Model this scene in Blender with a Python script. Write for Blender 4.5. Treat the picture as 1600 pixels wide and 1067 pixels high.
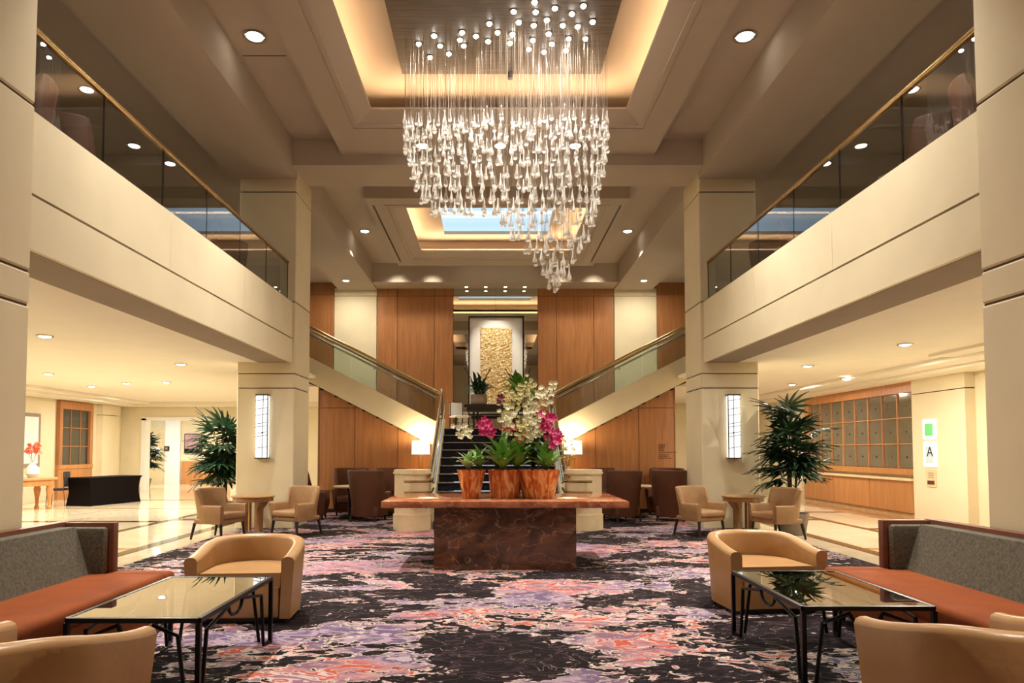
import bpy, bmesh, math, random
from mathutils import Vector, Matrix
random.seed(7)
PI = math.pi
scene = bpy.context.scene
for o in list(bpy.data.objects): bpy.data.objects.remove(o)
C = scene.collection

# ------------------------------------------------------------------ camera
cam_d = bpy.data.cameras.new('camera'); cam = bpy.data.objects.new('camera', cam_d); C.objects.link(cam)
cam_d.sensor_width = 36; cam_d.sensor_fit = 'HORIZONTAL'; cam_d.lens = 24.0075
TILT = math.radians(2.5)
cam.location = (-0.11, 0, 1.5); cam.rotation_euler = (PI/2 + TILT, 0, 0)
cam_d.shift_x = 31/1600; cam_d.shift_y = (169 - 1067*math.tan(TILT))/1600
cam_d.clip_start = 0.05; cam_d.clip_end = 200
scene.camera = cam

# ------------------------------------------------------------------ world, exposure
w = bpy.data.worlds.new('world'); scene.world = w; w.use_nodes = True
bg = w.node_tree.nodes['Background']; bg.inputs[0].default_value = (0.58, 0.80, 0.95, 1); bg.inputs[1].default_value = 1.35
vs = scene.view_settings
vs.view_transform = 'Standard'; vs.look = 'None'; vs.gamma = 1; vs.use_curve_mapping = False; vs.exposure = 0.0

# ------------------------------------------------------------------ lamps
WARM = (1.0, 0.82, 0.58); CREAM = (1.0, 0.91, 0.77); AMBER = (1.0, 0.67, 0.38); NEUT = (1.0, 0.94, 0.86); LOBBY = (1.0, 0.94, 0.84)
def area(name, loc, rot, sx, sy, e, col, spread=PI):
    d = bpy.data.lights.new(name, 'AREA'); d.shape = 'RECTANGLE'; d.size = sx; d.size_y = sy; d.energy = e; d.color = col; d.spread = spread
    o = bpy.data.objects.new(name, d); C.objects.link(o); o.location = loc; o.rotation_euler = rot; return o
def disk(name, loc, e, col, size=0.14, spread=PI):
    d = bpy.data.lights.new(name, 'AREA'); d.shape = 'DISK'; d.size = size; d.energy = e; d.color = col; d.spread = spread
    o = bpy.data.objects.new(name, d); C.objects.link(o); o.location = loc; return o
def spot(name, loc, target, e, col, ang=60, blend=0.6, r=0.05):
    d = bpy.data.lights.new(name, 'SPOT'); d.energy = e; d.color = col; d.spot_size = math.radians(ang); d.spot_blend = blend; d.shadow_soft_size = r
    o = bpy.data.objects.new(name, d); C.objects.link(o); o.location = loc
    o.rotation_euler = (Vector(target) - Vector(loc)).to_track_quat('-Z', 'Y').to_euler(); return o
# cove strips hidden in the two ceiling trays (main tray, rear tray)
COVE = 34
for sx in (-1, 1):
    area('cove_light', (sx*2.37, 8.15, 7.27), (0, PI + sx*0.35, 0), 0.10, 6.3, COVE*1.6, AMBER)
    area('cove_light', (sx*2.37, 17.7, 7.27), (0, PI + sx*0.35, 0), 0.10, 3.7, COVE*1.4, AMBER)
area('cove_light', (0, 11.51, 7.27), (PI + 0.35, 0, 0), 4.3, 0.10, COVE*1.2, AMBER)
area('cove_light', (0, 19.76, 7.27), (PI + 0.35, 0, 0), 4.3, 0.10, COVE*1.7, AMBER)
area('cove_light', (0, 15.64, 7.27), (PI - 0.35, 0, 0), 4.3, 0.10, COVE*1.7, AMBER)
# hall downlights (recess strips of the main ceiling, the visible pair plus unseen repeats added as fill)
HALL = [(sx*3.3, y, 7.37) for sx in (-1, 1) for y in (2.2, 6.8, 9.5)]
for p in HALL: disk('downlight_lamp', p, 104, NEUT, 0.12, 1.35)
BACK = [(-3.4, 18.2, 7.37), (3.4, 18.2, 7.37), (-4.65, 21.0, 6.70), (4.6, 21.0, 6.70)]
for p in BACK[:2]: disk('downlight_lamp', p, 130, CREAM, 0.10, 1.5)
for p in BACK[2:]: disk('downlight_lamp', p, 60, CREAM, 0.1)
for x in (-1.4, 0.04, 1.42): disk('downlight_lamp', (x, 12.35, 7.08), 22, NEUT, 0.14)
for x in (-0.95, -0.32, 0.32, 0.95):
    spot('downlight_lamp', (x, 20.9, 7.36), (x*1.2, 21.6, 3.0), 60, CREAM, 40, 0.7)
for x in (-3.1, -2.0, 2.0, 3.1): spot('downlight_lamp', (x, 20.85, 7.36), (x, 22.2, 4.2), 170, CREAM, 75, 1.0, 0.12)  # wall washers added to brighten the veneer back wall, no fixtures modelled
# lobby downlights either side under the balconies
LOBL = [(-6.7, 10.0), (-6.2, 13.3), (-9.9, 15.0), (-9.3, 17.1), (-10.7, 18.0), (-8.2, 16.9), (-10, 11.2), (-7.2, 20.5), (-11.5, 21.5), (-6.6, 6.0)]
LOBR = [(6.46, 10.8), (6.2, 13.6), (8.0, 15.6), (7.6, 17.5), (7.3, 12.6), (6.6, 20.0), (6.6, 6.5)]
for x, y in LOBL: disk('downlight_lamp', (x, y, 3.135), 92, LOBBY, 0.10)
for x, y in LOBR: disk('downlight_lamp', (x, y, 3.135), 86, LOBBY, 0.10)
for x, y in ((-13.5, 27.5), (-10.5, 27.5), (-7, 27)): disk('downlight_lamp', (x, y, 2.95), 110, LOBBY, 0.2)

# ------------------------------------------------------------------ materials
def L(r, g, b):
    f = lambda c: (c/12.92 if c <= 0.04045 else ((c + 0.055)/1.055)**2.4)
    return (f(r/255), f(g/255), f(b/255), 1)
def newmat(name):
    m = bpy.data.materials.new(name); m.use_nodes = True
    nt = m.node_tree; return m, nt, nt.nodes['Principled BSDF']
def N(nt, t, **k):
    n = nt.nodes.new(t)
    for a, v in k.items():
        if a in n.inputs: n.inputs[a].default_value = v
        else: setattr(n, a, v)
    return n
def ramp(nt, src, stops, interp='LINEAR'):
    r = nt.nodes.new('ShaderNodeValToRGB'); r.color_ramp.interpolation = interp
    e = r.color_ramp.elements
    while len(e) < len(stops): e.new(0.5)
    for i, (p, c) in enumerate(stops):
        e[i].position = p; e[i].color = c
    nt.links.new(src, r.inputs[0]); return r.outputs[0]
def coords(nt, scale=(1, 1, 1), kind='Object'):
    tc = nt.nodes.new('ShaderNodeTexCoord'); mp = nt.nodes.new('ShaderNodeMapping'); mp.inputs['Scale'].default_value = scale
    nt.links.new(tc.outputs[kind], mp.inputs[0]); return mp.outputs[0]
def mixc(nt, fac, a, b):
    m = nt.nodes.new('ShaderNodeMix'); m.data_type = 'RGBA'
    for s, v in ((0, fac), (6, a), (7, b)):
        if hasattr(v, 'is_output'): nt.links.new(v, m.inputs[s])
        else: m.inputs[s].default_value = v
    return m.outputs[2]
def plain(name, col, rough=0.6, metal=0.0, var=0.10, scale=6.0, bump=0.0, bscale=None, spec=0.5, coat=0.0):
    m, nt, b = newmat(name)
    v = coords(nt)
    n = N(nt, 'ShaderNodeTexNoise', Scale=scale, Detail=4.0); nt.links.new(v, n.inputs['Vector'])
    d = tuple(c*(1 - var) for c in col[:3]) + (1,); l = tuple(min(1, c*(1 + var)) for c in col[:3]) + (1,)
    nt.links.new(ramp(nt, n.outputs[0], [(0.3, d), (0.7, l)]), b.inputs['Base Color'])
    b.inputs['Roughness'].default_value = rough; b.inputs['Metallic'].default_value = metal
    b.inputs['Specular IOR Level'].default_value = spec; b.inputs['Coat Weight'].default_value = coat
    if bump:
        n2 = N(nt, 'ShaderNodeTexNoise', Scale=bscale or scale*8, Detail=3.0); nt.links.new(v, n2.inputs['Vector'])
        bp = N(nt, 'ShaderNodeBump', Strength=bump, Distance=0.01); nt.links.new(n2.outputs[0], bp.inputs['Height']); nt.links.new(bp.outputs[0], b.inputs['Normal'])
    return m
def woodmat(name, c1, c2, rough=0.4, axis='Z', sc=1.0):
    m, nt, b = newmat(name)
    s = {'Z': (14, 14, 0.9), 'X': (0.9, 14, 14), 'Y': (14, 0.9, 14)}[axis]
    v = coords(nt, tuple(q*sc for q in s))
    n = N(nt, 'ShaderNodeTexNoise', Scale=1.0, Detail=6.0, Roughness=0.6, Distortion=0.6); nt.links.new(v, n.inputs['Vector'])
    oi = N(nt, 'ShaderNodeObjectInfo')
    base = ramp(nt, n.outputs[0], [(0.3, c1), (0.7, c2)])
    hs = N(nt, 'ShaderNodeHueSaturation'); nt.links.new(base, hs.inputs['Color'])
    mr = N(nt, 'ShaderNodeMapRange'); mr.inputs[3].default_value = 0.92; mr.inputs[4].default_value = 1.08
    nt.links.new(oi.outputs['Random'], mr.inputs[0]); nt.links.new(mr.outputs[0], hs.inputs['Value'])
    nt.links.new(hs.outputs[0], b.inputs['Base Color']); b.inputs['Roughness'].default_value = rough
    return m
def emis(name, col, s):
    m, nt, b = newmat(name)
    b.inputs['Base Color'].default_value = col; b.inputs['Emission Color'].default_value = col; b.inputs['Emission Strength'].default_value = s
    return m
def glassmat(name, tint, ior=1.5, refl=1.0, rough=0.0):
    m, nt, b = newmat(name)
    nt.nodes.remove(b); out = nt.nodes['Material Output']
    tr = N(nt, 'ShaderNodeBsdfTransparent'); tr.inputs[0].default_value = tint
    gl = N(nt, 'ShaderNodeBsdfGlossy', Roughness=rough)
    fr = N(nt, 'ShaderNodeFresnel', IOR=ior)
    mu = N(nt, 'ShaderNodeMath', operation='MULTIPLY'); mu.inputs[1].default_value = refl; nt.links.new(fr.outputs[0], mu.inputs[0]); mu.use_clamp = True
    ge = N(nt, 'ShaderNodeNewGeometry'); iv = N(nt, 'ShaderNodeMath', operation='SUBTRACT'); iv.inputs[0].default_value = 1.0; nt.links.new(ge.outputs['Backfacing'], iv.inputs[1])
    m2 = N(nt, 'ShaderNodeMath', operation='MULTIPLY'); nt.links.new(mu.outputs[0], m2.inputs[0]); nt.links.new(iv.outputs[0], m2.inputs[1])
    mx = N(nt, 'ShaderNodeMixShader'); nt.links.new(m2.outputs[0], mx.inputs[0]); nt.links.new(tr.outputs[0], mx.inputs[1]); nt.links.new(gl.outputs[0], mx.inputs[2])
    nt.links.new(mx.outputs[0], out.inputs[0]); return m
M = {}
M['wall'] = plain('cream_plaster', L(226, 212, 176), 0.75, var=0.03, scale=2, bump=0.05, bscale=60)
M['ceil'] = plain('ceiling_paint', L(186, 172, 154), 0.85, var=0.02, scale=2)
M['beam'] = plain('taupe_matte', L(150, 136, 118), 0.85, var=0.03, scale=2)  # darker taupe than the ceiling, for soffit strips and upper side walls
M['lobceil'] = plain('lobby_ceiling_paint', L(238, 230, 212), 0.85, var=0.02, scale=2)
M['reveal'] = plain('dark_reveal', L(84, 70, 54), 0.8)
M['black'] = plain('black_metal', L(22, 20, 20), 0.35, 0.6, spec=0.4)
M['brass'] = plain('brass', L(190, 158, 108), 0.25, 1.0, var=0.05)
M['steel'] = plain('polished_steel', L(205, 200, 190), 0.15, 1.0, var=0.04)
M['wood'] = woodmat('cherry_veneer', L(152, 98, 54), L(180, 122, 72), 0.42)
M['wood2'] = woodmat('honey_veneer', L(172, 114, 62), L(196, 138, 82), 0.4)
M['tablewood'] = woodmat('pale_table_wood', L(160, 118, 72), L(190, 146, 96), 0.4, 'X')
M['leather'] = plain('tan_leather', L(174, 132, 84), 0.36, var=0.10, scale=3, bump=0.25, bscale=14, spec=0.5)
M['fabric_tan'] = plain('tan_upholstery', L(160, 122, 80), 0.6, var=0.10, scale=7, bump=0.2, bscale=160)
M['brown'] = plain('brown_leather', L(92, 54, 34), 0.6, var=0.12, scale=4, bump=0.15, bscale=40, spec=0.3)
M['rust'] = plain('rust_fabric', L(128, 62, 22), 0.85, var=0.14, spec=0.25, scale=4, bump=0.2, bscale=220)
M['rustdark'] = plain('brown_leather_frame', L(102, 56, 34), 0.45, var=0.10, scale=4)
M['grey'] = plain('grey_tweed', L(86, 78, 62), 0.9, var=0.40, scale=45, bump=0.35, bscale=150)
M['darkwood'] = plain('black_lacquered_wood', L(30, 22, 18), 0.4, var=0.2)
M['copper'] = None
M['pane'] = glassmat('balcony_glass', (0.70, 0.73, 0.73, 1), 1.5, 1.8)
M['clear'] = glassmat('clear_glass', (0.88, 0.92, 0.92, 1), 1.45, 1.6)
M['tabletop'] = glassmat('table_glass', (0.60, 0.66, 0.64, 1), 2.1, 1.9)
M['skyglass'] = glassmat('skylight_glass', (0.95, 0.97, 1, 1), 1.3, 1.0)
M['mirror'] = plain('mirror', L(214, 214, 206), 0.02, 1.0, var=0.0)
M['antique'] = plain('smoked_mirror', L(176, 172, 160), 0.05, 0.85, var=0.06, scale=3)
M['smokedark'] = plain('dark_window_mirror', L(96, 94, 88), 0.08, 0.7, var=0.06, scale=3)
M['white'] = plain('white_paint', L(238, 234, 226), 0.6, var=0.02)
M['bulb'] = emis('lamp_lens', (1, 0.93, 0.8, 1), 14.0)
M['puck'] = emis('led_puck', (1, 0.97, 0.92, 1), 60.0)
M['shade'] = emis('lit_lamp_shade', (1.0, 0.83, 0.55, 1), 2.6)
M['palm'] = plain('palm_leaf', L(36, 64, 38), 0.35, var=0.35, scale=6)
M['leaf'] = plain('green_leaf', L(110, 156, 66), 0.4, var=0.30, scale=9)
M['leafpale'] = plain('pale_leaf', L(176, 200, 136), 0.45, var=0.2, scale=9)
M['stem'] = plain('stem', L(72, 84, 40), 0.6, var=0.2)
M['cane'] = plain('palm_cane', L(58, 44, 28), 0.8, var=0.3, scale=25)
M['magenta'] = plain('magenta_petal', L(206, 30, 104), 0.5, var=0.25, scale=20)
M['whitepetal'] = plain('cream_petal', L(232, 226, 186), 0.5, var=0.10, scale=20)
M['yellowpetal'] = plain('lime_petal', L(214, 206, 138), 0.5, var=0.15, scale=20)
M['coral'] = plain('coral_petal', L(212, 106, 74), 0.5, var=0.2, scale=20)
M['maroon'] = plain('maroon_petal', L(120, 34, 50), 0.5, var=0.2, scale=20)
M['soil'] = plain('soil', L(40, 28, 20), 0.95, var=0.3, scale=30)
M['stone'] = plain('grey_stone', L(150, 134, 118), 0.8, var=0.12, scale=12, bump=0.2)
M['blackcloth'] = plain('black_cloth', L(15, 8, 8), 0.9, var=0.1, spec=0.1)
M['limestone'] = plain('limestone', L(222, 200, 158), 0.45, var=0.06, scale=5)
M['navy'] = plain('navy_fabric', L(30, 26, 34), 0.8)
M['print_green'] = emis('lit_green_notice', L(88, 170, 92), 0.9)
M['print_white'] = emis('lit_white_notice', L(226, 236, 222), 1.2)
M['print_grey'] = emis('lit_grey_notice', L(168, 180, 178), 0.7)
M['ink'] = plain('dark_lettering', L(40, 40, 46), 0.6)
M['inkbrown'] = plain('brown_lettering', L(96, 52, 26), 0.6)

def mk_copper():
    m, nt, b = newmat('hammered_copper'); v = coords(nt, (9, 9, 2.2))
    n = N(nt, 'ShaderNodeTexNoise', Scale=1.6, Detail=4.0, Distortion=1.2); nt.links.new(v, n.inputs['Vector'])
    nt.links.new(ramp(nt, n.outputs[0], [(0.32, L(160, 74, 30)), (0.48, L(214, 128, 62)), (0.62, L(244, 196, 136))]), b.inputs['Base Color'])
    b.inputs['Metallic'].default_value = 0.35; b.inputs['Roughness'].default_value = 0.28
    bp = N(nt, 'ShaderNodeBump', Strength=0.7, Distance=0.02); nt.links.new(n.outputs[0], bp.inputs['Height']); nt.links.new(bp.outputs[0], b.inputs['Normal'])
    return m
M['copper'] = mk_copper()
def mk_marble(name, dark, mid, vein, floor=False, sc=1.0, rough=0.12):
    m, nt, b = newmat(name); v = coords(nt, (sc, sc, sc*1.8))
    n1 = N(nt, 'ShaderNodeTexNoise', Scale=2.2, Detail=8.0, Roughness=0.62, Distortion=1.4); nt.links.new(v, n1.inputs['Vector'])
    base = ramp(nt, n1.outputs[0], [(0.32, dark), (0.68, mid)])
    n2 = N(nt, 'ShaderNodeTexNoise', Scale=1.5, Detail=6.0, Distortion=2.2); nt.links.new(v, n2.inputs['Vector'])
    k = (0, 0, 0, 1); o = (1, 1, 1, 1)
    f = ramp(nt, n2.outputs[0], [(0.485, k), (0.5, o), (0.515, k)])
    sc_ = N(nt, 'ShaderNodeMath', operation='MULTIPLY'); nt.links.new(f, sc_.inputs[0]); sc_.inputs[1].default_value = 0.55
    nt.links.new(mixc(nt, sc_.outputs[0], base, vein), b.inputs['Base Color'])
    b.inputs['Roughness'].default_value = rough; return m
M['redmarble'] = mk_marble('red_marble_top', L(142, 76, 48), L(196, 124, 88), L(222, 178, 142), sc=1.3, rough=0.08)
M['brownmarble'] = mk_marble('brown_marble_base', L(54, 36, 27), L(118, 76, 52), L(180, 138, 106), sc=1.1, rough=0.16)
M['floor'] = mk_marble('cream_marble_floor', L(214, 198, 164), L(230, 217, 188), L(200, 178, 140), sc=0.5, rough=0.07)
M['floordark'] = mk_marble('dark_marble_strip', L(70, 54, 36), L(104, 82, 56), L(130, 104, 74), sc=1.0, rough=0.07)
M['floortan'] = mk_marble('tan_marble_border', L(176, 136, 92), L(200, 160, 114), L(220, 190, 150), sc=1.0, rough=0.08)
def mk_carpet():
    m, nt, b = newmat('patterned_carpet')
    K = (0, 0, 0, 1); O = (1, 1, 1, 1)
    v = coords(nt, (0.62, 1.0, 1)); v2 = coords(nt, (1, 1.7, 1))
    n1 = N(nt, 'ShaderNodeTexNoise', Scale=1.1, Detail=4.0, Roughness=0.62, Distortion=0.8); nt.links.new(v, n1.inputs['Vector'])
    n2 = N(nt, 'ShaderNodeTexNoise', Scale=6.0, Detail=2.5, Roughness=0.55, Distortion=1.2); nt.links.new(v2, n2.inputs['Vector'])
    n3 = N(nt, 'ShaderNodeTexNoise', Scale=0.7, Detail=2.0); nt.links.new(v, n3.inputs['Vector'])
    n4 = N(nt, 'ShaderNodeTexNoise', Scale=70.0, Detail=2.0); nt.links.new(v2, n4.inputs['Vector'])
    n5 = N(nt, 'ShaderNodeTexNoise', Scale=2.6, Detail=2.5, Roughness=0.55, Distortion=1.0); nt.links.new(v2, n5.inputs['Vector'])
    a = N(nt, 'ShaderNodeMath', operation='MULTIPLY_ADD'); nt.links.new(n2.outputs[0], a.inputs[0]); a.inputs[1].default_value = 0.42; nt.links.new(n1.outputs[0], a.inputs[2])
    fld = N(nt, 'ShaderNodeMath', operation='SUBTRACT'); nt.links.new(a.outputs[0], fld.inputs[0]); fld.inputs[1].default_value = 0.21
    warm = ramp(nt, n5.outputs[0], [(0.0, L(132, 98, 112)), (0.42, L(164, 122, 128)), (0.48, L(190, 142, 140)), (0.515, L(186, 88, 68)), (0.57, L(206, 176, 168)), (0.63, L(146, 108, 122))], 'CONSTANT')
    cool = ramp(nt, n5.outputs[0], [(0.0, L(108, 90, 116)), (0.43, L(132, 112, 134)), (0.50, L(168, 146, 160)), (0.57, L(108, 88, 114)), (0.63, L(184, 162, 170))], 'CONSTANT')
    pink = mixc(nt, ramp(nt, n3.outputs[0], [(0.46, K), (0.54, O)]), warm, cool)
    dark = ramp(nt, n2.outputs[0], [(0.0, L(22, 15, 17)), (0.50, L(33, 23, 26)), (0.58, L(58, 40, 46))], 'CONSTANT')
    c = mixc(nt, ramp(nt, fld.outputs[0], [(0.0, K), (0.525, O)], 'CONSTANT'), dark, pink)
    # dark flecks inside the pink, pale outlines, thin wandering pale lines
    c = mixc(nt, ramp(nt, n2.outputs[0], [(0.0, O), (0.36, K)], 'CONSTANT'), c, L(48, 34, 40))
    c = mixc(nt, ramp(nt, fld.outputs[0], [(0.0, K), (0.511, O), (0.534, K)], 'CONSTANT'), c, L(206, 184, 170))
    c = mixc(nt, ramp(nt, n5.outputs[0], [(0.0, K), (0.493, O), (0.499, K)], 'CONSTANT'), c, L(196, 170, 158))
    pile = ramp(nt, n4.outputs[0], [(0.3, (0.72, 0.72, 0.72, 1)), (0.7, (1.1, 1.1, 1.1, 1))])
    mul = nt.nodes.new('ShaderNodeMix'); mul.data_type = 'RGBA'; mul.blend_type = 'MULTIPLY'; mul.inputs[0].default_value = 1
    nt.links.new(c, mul.inputs[6]); nt.links.new(pile, mul.inputs[7]); nt.links.new(mul.outputs[2], b.inputs['Base Color'])
    b.inputs['Roughness'].default_value = 0.95; b.inputs['Specular IOR Level'].default_value = 0.15
    return m
M['carpet'] = mk_carpet()
def mk_stepcarpet():
    m, nt, b = newmat('stair_carpet'); v = coords(nt, (8, 12, 12))
    n = N(nt, 'ShaderNodeTexNoise', Scale=2.0, Detail=4.0); nt.links.new(v, n.inputs['Vector'])
    nt.links.new(ramp(nt, n.outputs[0], [(0.5, L(16, 12, 18)), (0.66, L(34, 24, 38)), (0.74, L(84, 58, 90))]), b.inputs['Base Color'])
    b.inputs['Roughness'].default_value = 0.95; return m
M['stepcarpet'] = mk_stepcarpet()
def mk_art():
    m, nt, b = newmat('gold_relief'); v = coords(nt, (1, 1, 1))
    n = N(nt, 'ShaderNodeTexNoise', Scale=9.0, Detail=5.0, Distortion=2.5); nt.links.new(v, n.inputs['Vector'])
    nt.links.new(ramp(nt, n.outputs[0], [(0.3, L(150, 104, 40)), (0.48, L(214, 176, 106)), (0.62, L(246, 232, 190))]), b.inputs['Base Color'])
    b.inputs['Roughness'].default_value = 0.5
    bp = N(nt, 'ShaderNodeBump', Strength=0.8, Distance=0.03); nt.links.new(n.outputs[0], bp.inputs['Height']); nt.links.new(bp.outputs[0], b.inputs['Normal'])
    return m
M['art'] = mk_art()
def mk_sconce():
    m, nt, b = newmat('lit_alabaster'); v = coords(nt, (3, 3, 5))
    n = N(nt, 'ShaderNodeTexNoise', Scale=3.0, Detail=3.0); nt.links.new(v, n.inputs['Vector'])
    c = ramp(nt, n.outputs[0], [(0.35, L(214, 224, 236)), (0.65, L(255, 252, 242))])
    nt.links.new(c, b.inputs['Emission Color']); nt.links.new(c, b.inputs['Base Color']); b.inputs['Emission Strength'].default_value = 1.25
    return m
M['sconce'] = mk_sconce()
def mk_panel():
    m, nt, b = newmat('brushed_bronze_panel'); v = coords(nt, (0.6, 9, 1))
    n = N(nt, 'ShaderNodeTexNoise', Scale=3.0, Detail=5.0); nt.links.new(v, n.inputs['Vector'])
    nt.links.new(ramp(nt, n.outputs[0], [(0.3, L(74, 64, 54)), (0.7, L(112, 98, 84))]), b.inputs['Base Color'])
    b.inputs['Metallic'].default_value = 0.3; b.inputs['Roughness'].default_value = 0.5; return m
M['panel'] = mk_panel()
def mk_crystal():
    m, nt, b = newmat('crystal_glass'); nt.nodes.remove(b); out = nt.nodes['Material Output']
    tr = N(nt, 'ShaderNodeBsdfTransparent'); tr.inputs[0].default_value = (0.90, 0.90, 0.88, 1)
    gl = N(nt, 'ShaderNodeBsdfGlossy', Roughness=0.08); gl.inputs[0].default_value = (1, 1, 1, 1)
    lw = N(nt, 'ShaderNodeLayerWeight', Blend=0.45)
    mx = N(nt, 'ShaderNodeMixShader'); nt.links.new(lw.outputs['Facing'], mx.inputs[0]); nt.links.new(tr.outputs[0], mx.inputs[1]); nt.links.new(gl.outputs[0], mx.inputs[2])
    # white colour in the round tip stands in for light refracted through the drop
    tl = N(nt, 'ShaderNodeBsdfTranslucent'); tl.inputs[0].default_value = (1, 0.98, 0.94, 1)
    df = N(nt, 'ShaderNodeBsdfDiffuse'); df.inputs[0].default_value = (1, 0.98, 0.94, 1)
    ad = N(nt, 'ShaderNodeMixShader'); ad.inputs[0].default_value = 0.6; nt.links.new(df.outputs[0], ad.inputs[1]); nt.links.new(tl.outputs[0], ad.inputs[2])
    tc = N(nt, 'ShaderNodeTexCoord'); sp = N(nt, 'ShaderNodeSeparateXYZ'); nt.links.new(tc.outputs['Object'], sp.inputs[0])
    f = ramp(nt, sp.outputs[2], [(0.0, (0.95, 0.95, 0.95, 1)), (0.020, (0.7, 0.7, 0.7, 1)), (0.036, (0.08, 0.08, 0.08, 1))])
    m2 = N(nt, 'ShaderNodeMixShader'); nt.links.new(f, m2.inputs[0]); nt.links.new(mx.outputs[0], m2.inputs[1]); nt.links.new(ad.outputs[0], m2.inputs[2])
    nt.links.new(m2.outputs[0], out.inputs[0]); return m
M['crystal'] = mk_crystal()

# ------------------------------------------------------------------ mesh helpers
class MB:
    def __init__(s): s.v = []; s.f = []
    def add(s, v, f):
        b = len(s.v); s.v += [tuple(p) for p in v]; s.f += [tuple(i + b for i in q) for q in f]; return s
    def box(s, x0, x1, y0, y1, z0, z1):
        x0, x1 = min(x0, x1), max(x0, x1); y0, y1 = min(y0, y1), max(y0, y1)
        return s.add([(x0,y0,z0),(x1,y0,z0),(x1,y1,z0),(x0,y1,z0),(x0,y0,z1),(x1,y0,z1),(x1,y1,z1),(x0,y1,z1)],
              [(0,3,2,1),(4,5,6,7),(0,1,5,4),(1,2,6,5),(2,3,7,6),(3,0,4,7)])
    def rbox(s, x0, x1, y0, y1, z0, z1, r=0.02, seg=2):
        x0, x1 = min(x0, x1), max(x0, x1); y0, y1 = min(y0, y1), max(y0, y1)
        bm = bmesh.new(); bmesh.ops.create_cube(bm, size=1)
        for v in bm.verts: v.co = (x0 + (v.co.x + .5)*(x1 - x0), y0 + (v.co.y + .5)*(y1 - y0), z0 + (v.co.z + .5)*(z1 - z0))
        bmesh.ops.bevel(bm, geom=bm.edges[:], offset=r, segments=seg, profile=0.5, affect='EDGES')
        bm.verts.index_update(); s.add([v.co[:] for v in bm.verts], [[v.index for v in f.verts] for f in bm.faces]); bm.free(); return s
    def prism(s, pts, axis, a0, a1):          # polygon pts in the plane across axis, extruded a0..a1
        n = len(pts)
        def P(p, a): return {'x': (a, p[0], p[1]), 'y': (p[0], a, p[1]), 'z': (p[0], p[1], a)}[axis]
        v = [P(p, a0) for p in pts] + [P(p, a1) for p in pts]
        f = [tuple(range(n)), tuple(range(2*n - 1, n - 1, -1))] + [(i, n + i, n + (i + 1) % n, (i + 1) % n) for i in range(n)]
        return s.add(v, f)
    def tube(s, pts, r, n=8, cap=True):
        pts = [Vector(p) for p in pts]; rings = []
        rs = r if isinstance(r, (list, tuple)) else [r]*len(pts)
        up = None
        for i, p in enumerate(pts):
            t = (pts[min(i + 1, len(pts) - 1)] - pts[max(i - 1, 0)]).normalized()
            if up is None: up = Vector((0, 0, 1)) if abs(t.z) < 0.9 else Vector((1, 0, 0))
            a = t.cross(up).normalized(); bq = a.cross(t).normalized(); up = bq
            rings.append([p + (a*math.cos(2*PI*k/n) + bq*math.sin(2*PI*k/n))*rs[i] for k in range(n)])
        v = [q for g in rings for q in g]; f = []
        for i in range(len(pts) - 1):
            for k in range(n): f.append((i*n + k, i*n + (k + 1) % n, (i + 1)*n + (k + 1) % n, (i + 1)*n + k))
        if cap: f += [tuple(range(n - 1, -1, -1)), tuple((len(pts) - 1)*n + k for k in range(n))]
        return s.add(v, f)
    def bar(s, p0, p1, w, h=None):             # square bar
        h = h or w; p0 = Vector(p0); p1 = Vector(p1); t = (p1 - p0).normalized()
        up = Vector((0, 0, 1)) if abs(t.z) < 0.95 else Vector((0, 1, 0))
        a = t.cross(up).normalized()*w/2; b = a.cross(t).normalized()*h/2
        v = [p + q for p in (p0, p1) for q in (a + b, -a + b, -a - b, a - b)]
        return s.add(v, [(0,1,2,3),(7,6,5,4),(0,4,5,1),(1,5,6,2),(2,6,7,3),(3,7,4,0)])
    def lathe(s, prof, n=24, c=(0, 0, 0), sx=1, sy=1, a0=0, a1=2*PI, wob=None):
        full = abs(a1 - a0 - 2*PI) < 1e-6; m = n if full else n + 1; v = []
        for r, z in prof:
            for k in range(m):
                a = a0 + (a1 - a0)*k/n; q = r*(1 + (wob(a) if wob else 0))
                v.append((c[0] + q*math.cos(a)*sx, c[1] + q*math.sin(a)*sy, c[2] + z))
        f = []
        for i in range(len(prof) - 1):
            for k in range(n):
                k2 = (k + 1) % m; f.append((i*m + k, i*m + k2, (i + 1)*m + k2, (i + 1)*m + k))
        if prof[0][0] > 1e-6: f.append(tuple(range(m - 1, -1, -1)))
        if prof[-1][0] > 1e-6: f.append(tuple((len(prof) - 1)*m + k for k in range(m)))
        return s.add(v, f)
    def mesh(s, name, m, smooth=False, ang=40):
        me = bpy.data.meshes.new(name); me.from_pydata(s.v, [], s.f); me.validate()
        bm = bmesh.new(); bm.from_mesh(me); bmesh.ops.remove_doubles(bm, verts=bm.verts, dist=1e-5); bmesh.ops.recalc_face_normals(bm, faces=bm.faces); bm.to_mesh(me); bm.free()
        if m: me.materials.append(m)
        if smooth:
            me.polygons.foreach_set('use_smooth', [True]*len(me.polygons)); me.set_sharp_from_angle(angle=math.radians(ang))
        return me
    def build(s, name, m, parent=None, smooth=False, ang=40):
        return link(name, s.mesh(name, M[m] if isinstance(m, str) else m, smooth, ang), parent)
def link(name, me, parent=None, loc=None, rot=None, scale=None):
    o = bpy.data.objects.new(name, me); C.objects.link(o)
    if parent: o.parent = parent
    if loc is not None: o.location = loc
    if rot is not None: o.rotation_euler = rot
    if scale is not None: o.scale = scale if hasattr(scale, '__len__') else (scale,)*3
    return o
def empty(name, loc=(0, 0, 0), rz=0):
    o = bpy.data.objects.new(name, None); C.objects.link(o); o.location = loc; o.rotation_euler = (0, 0, rz); o.empty_display_size = 0.1; return o
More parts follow.
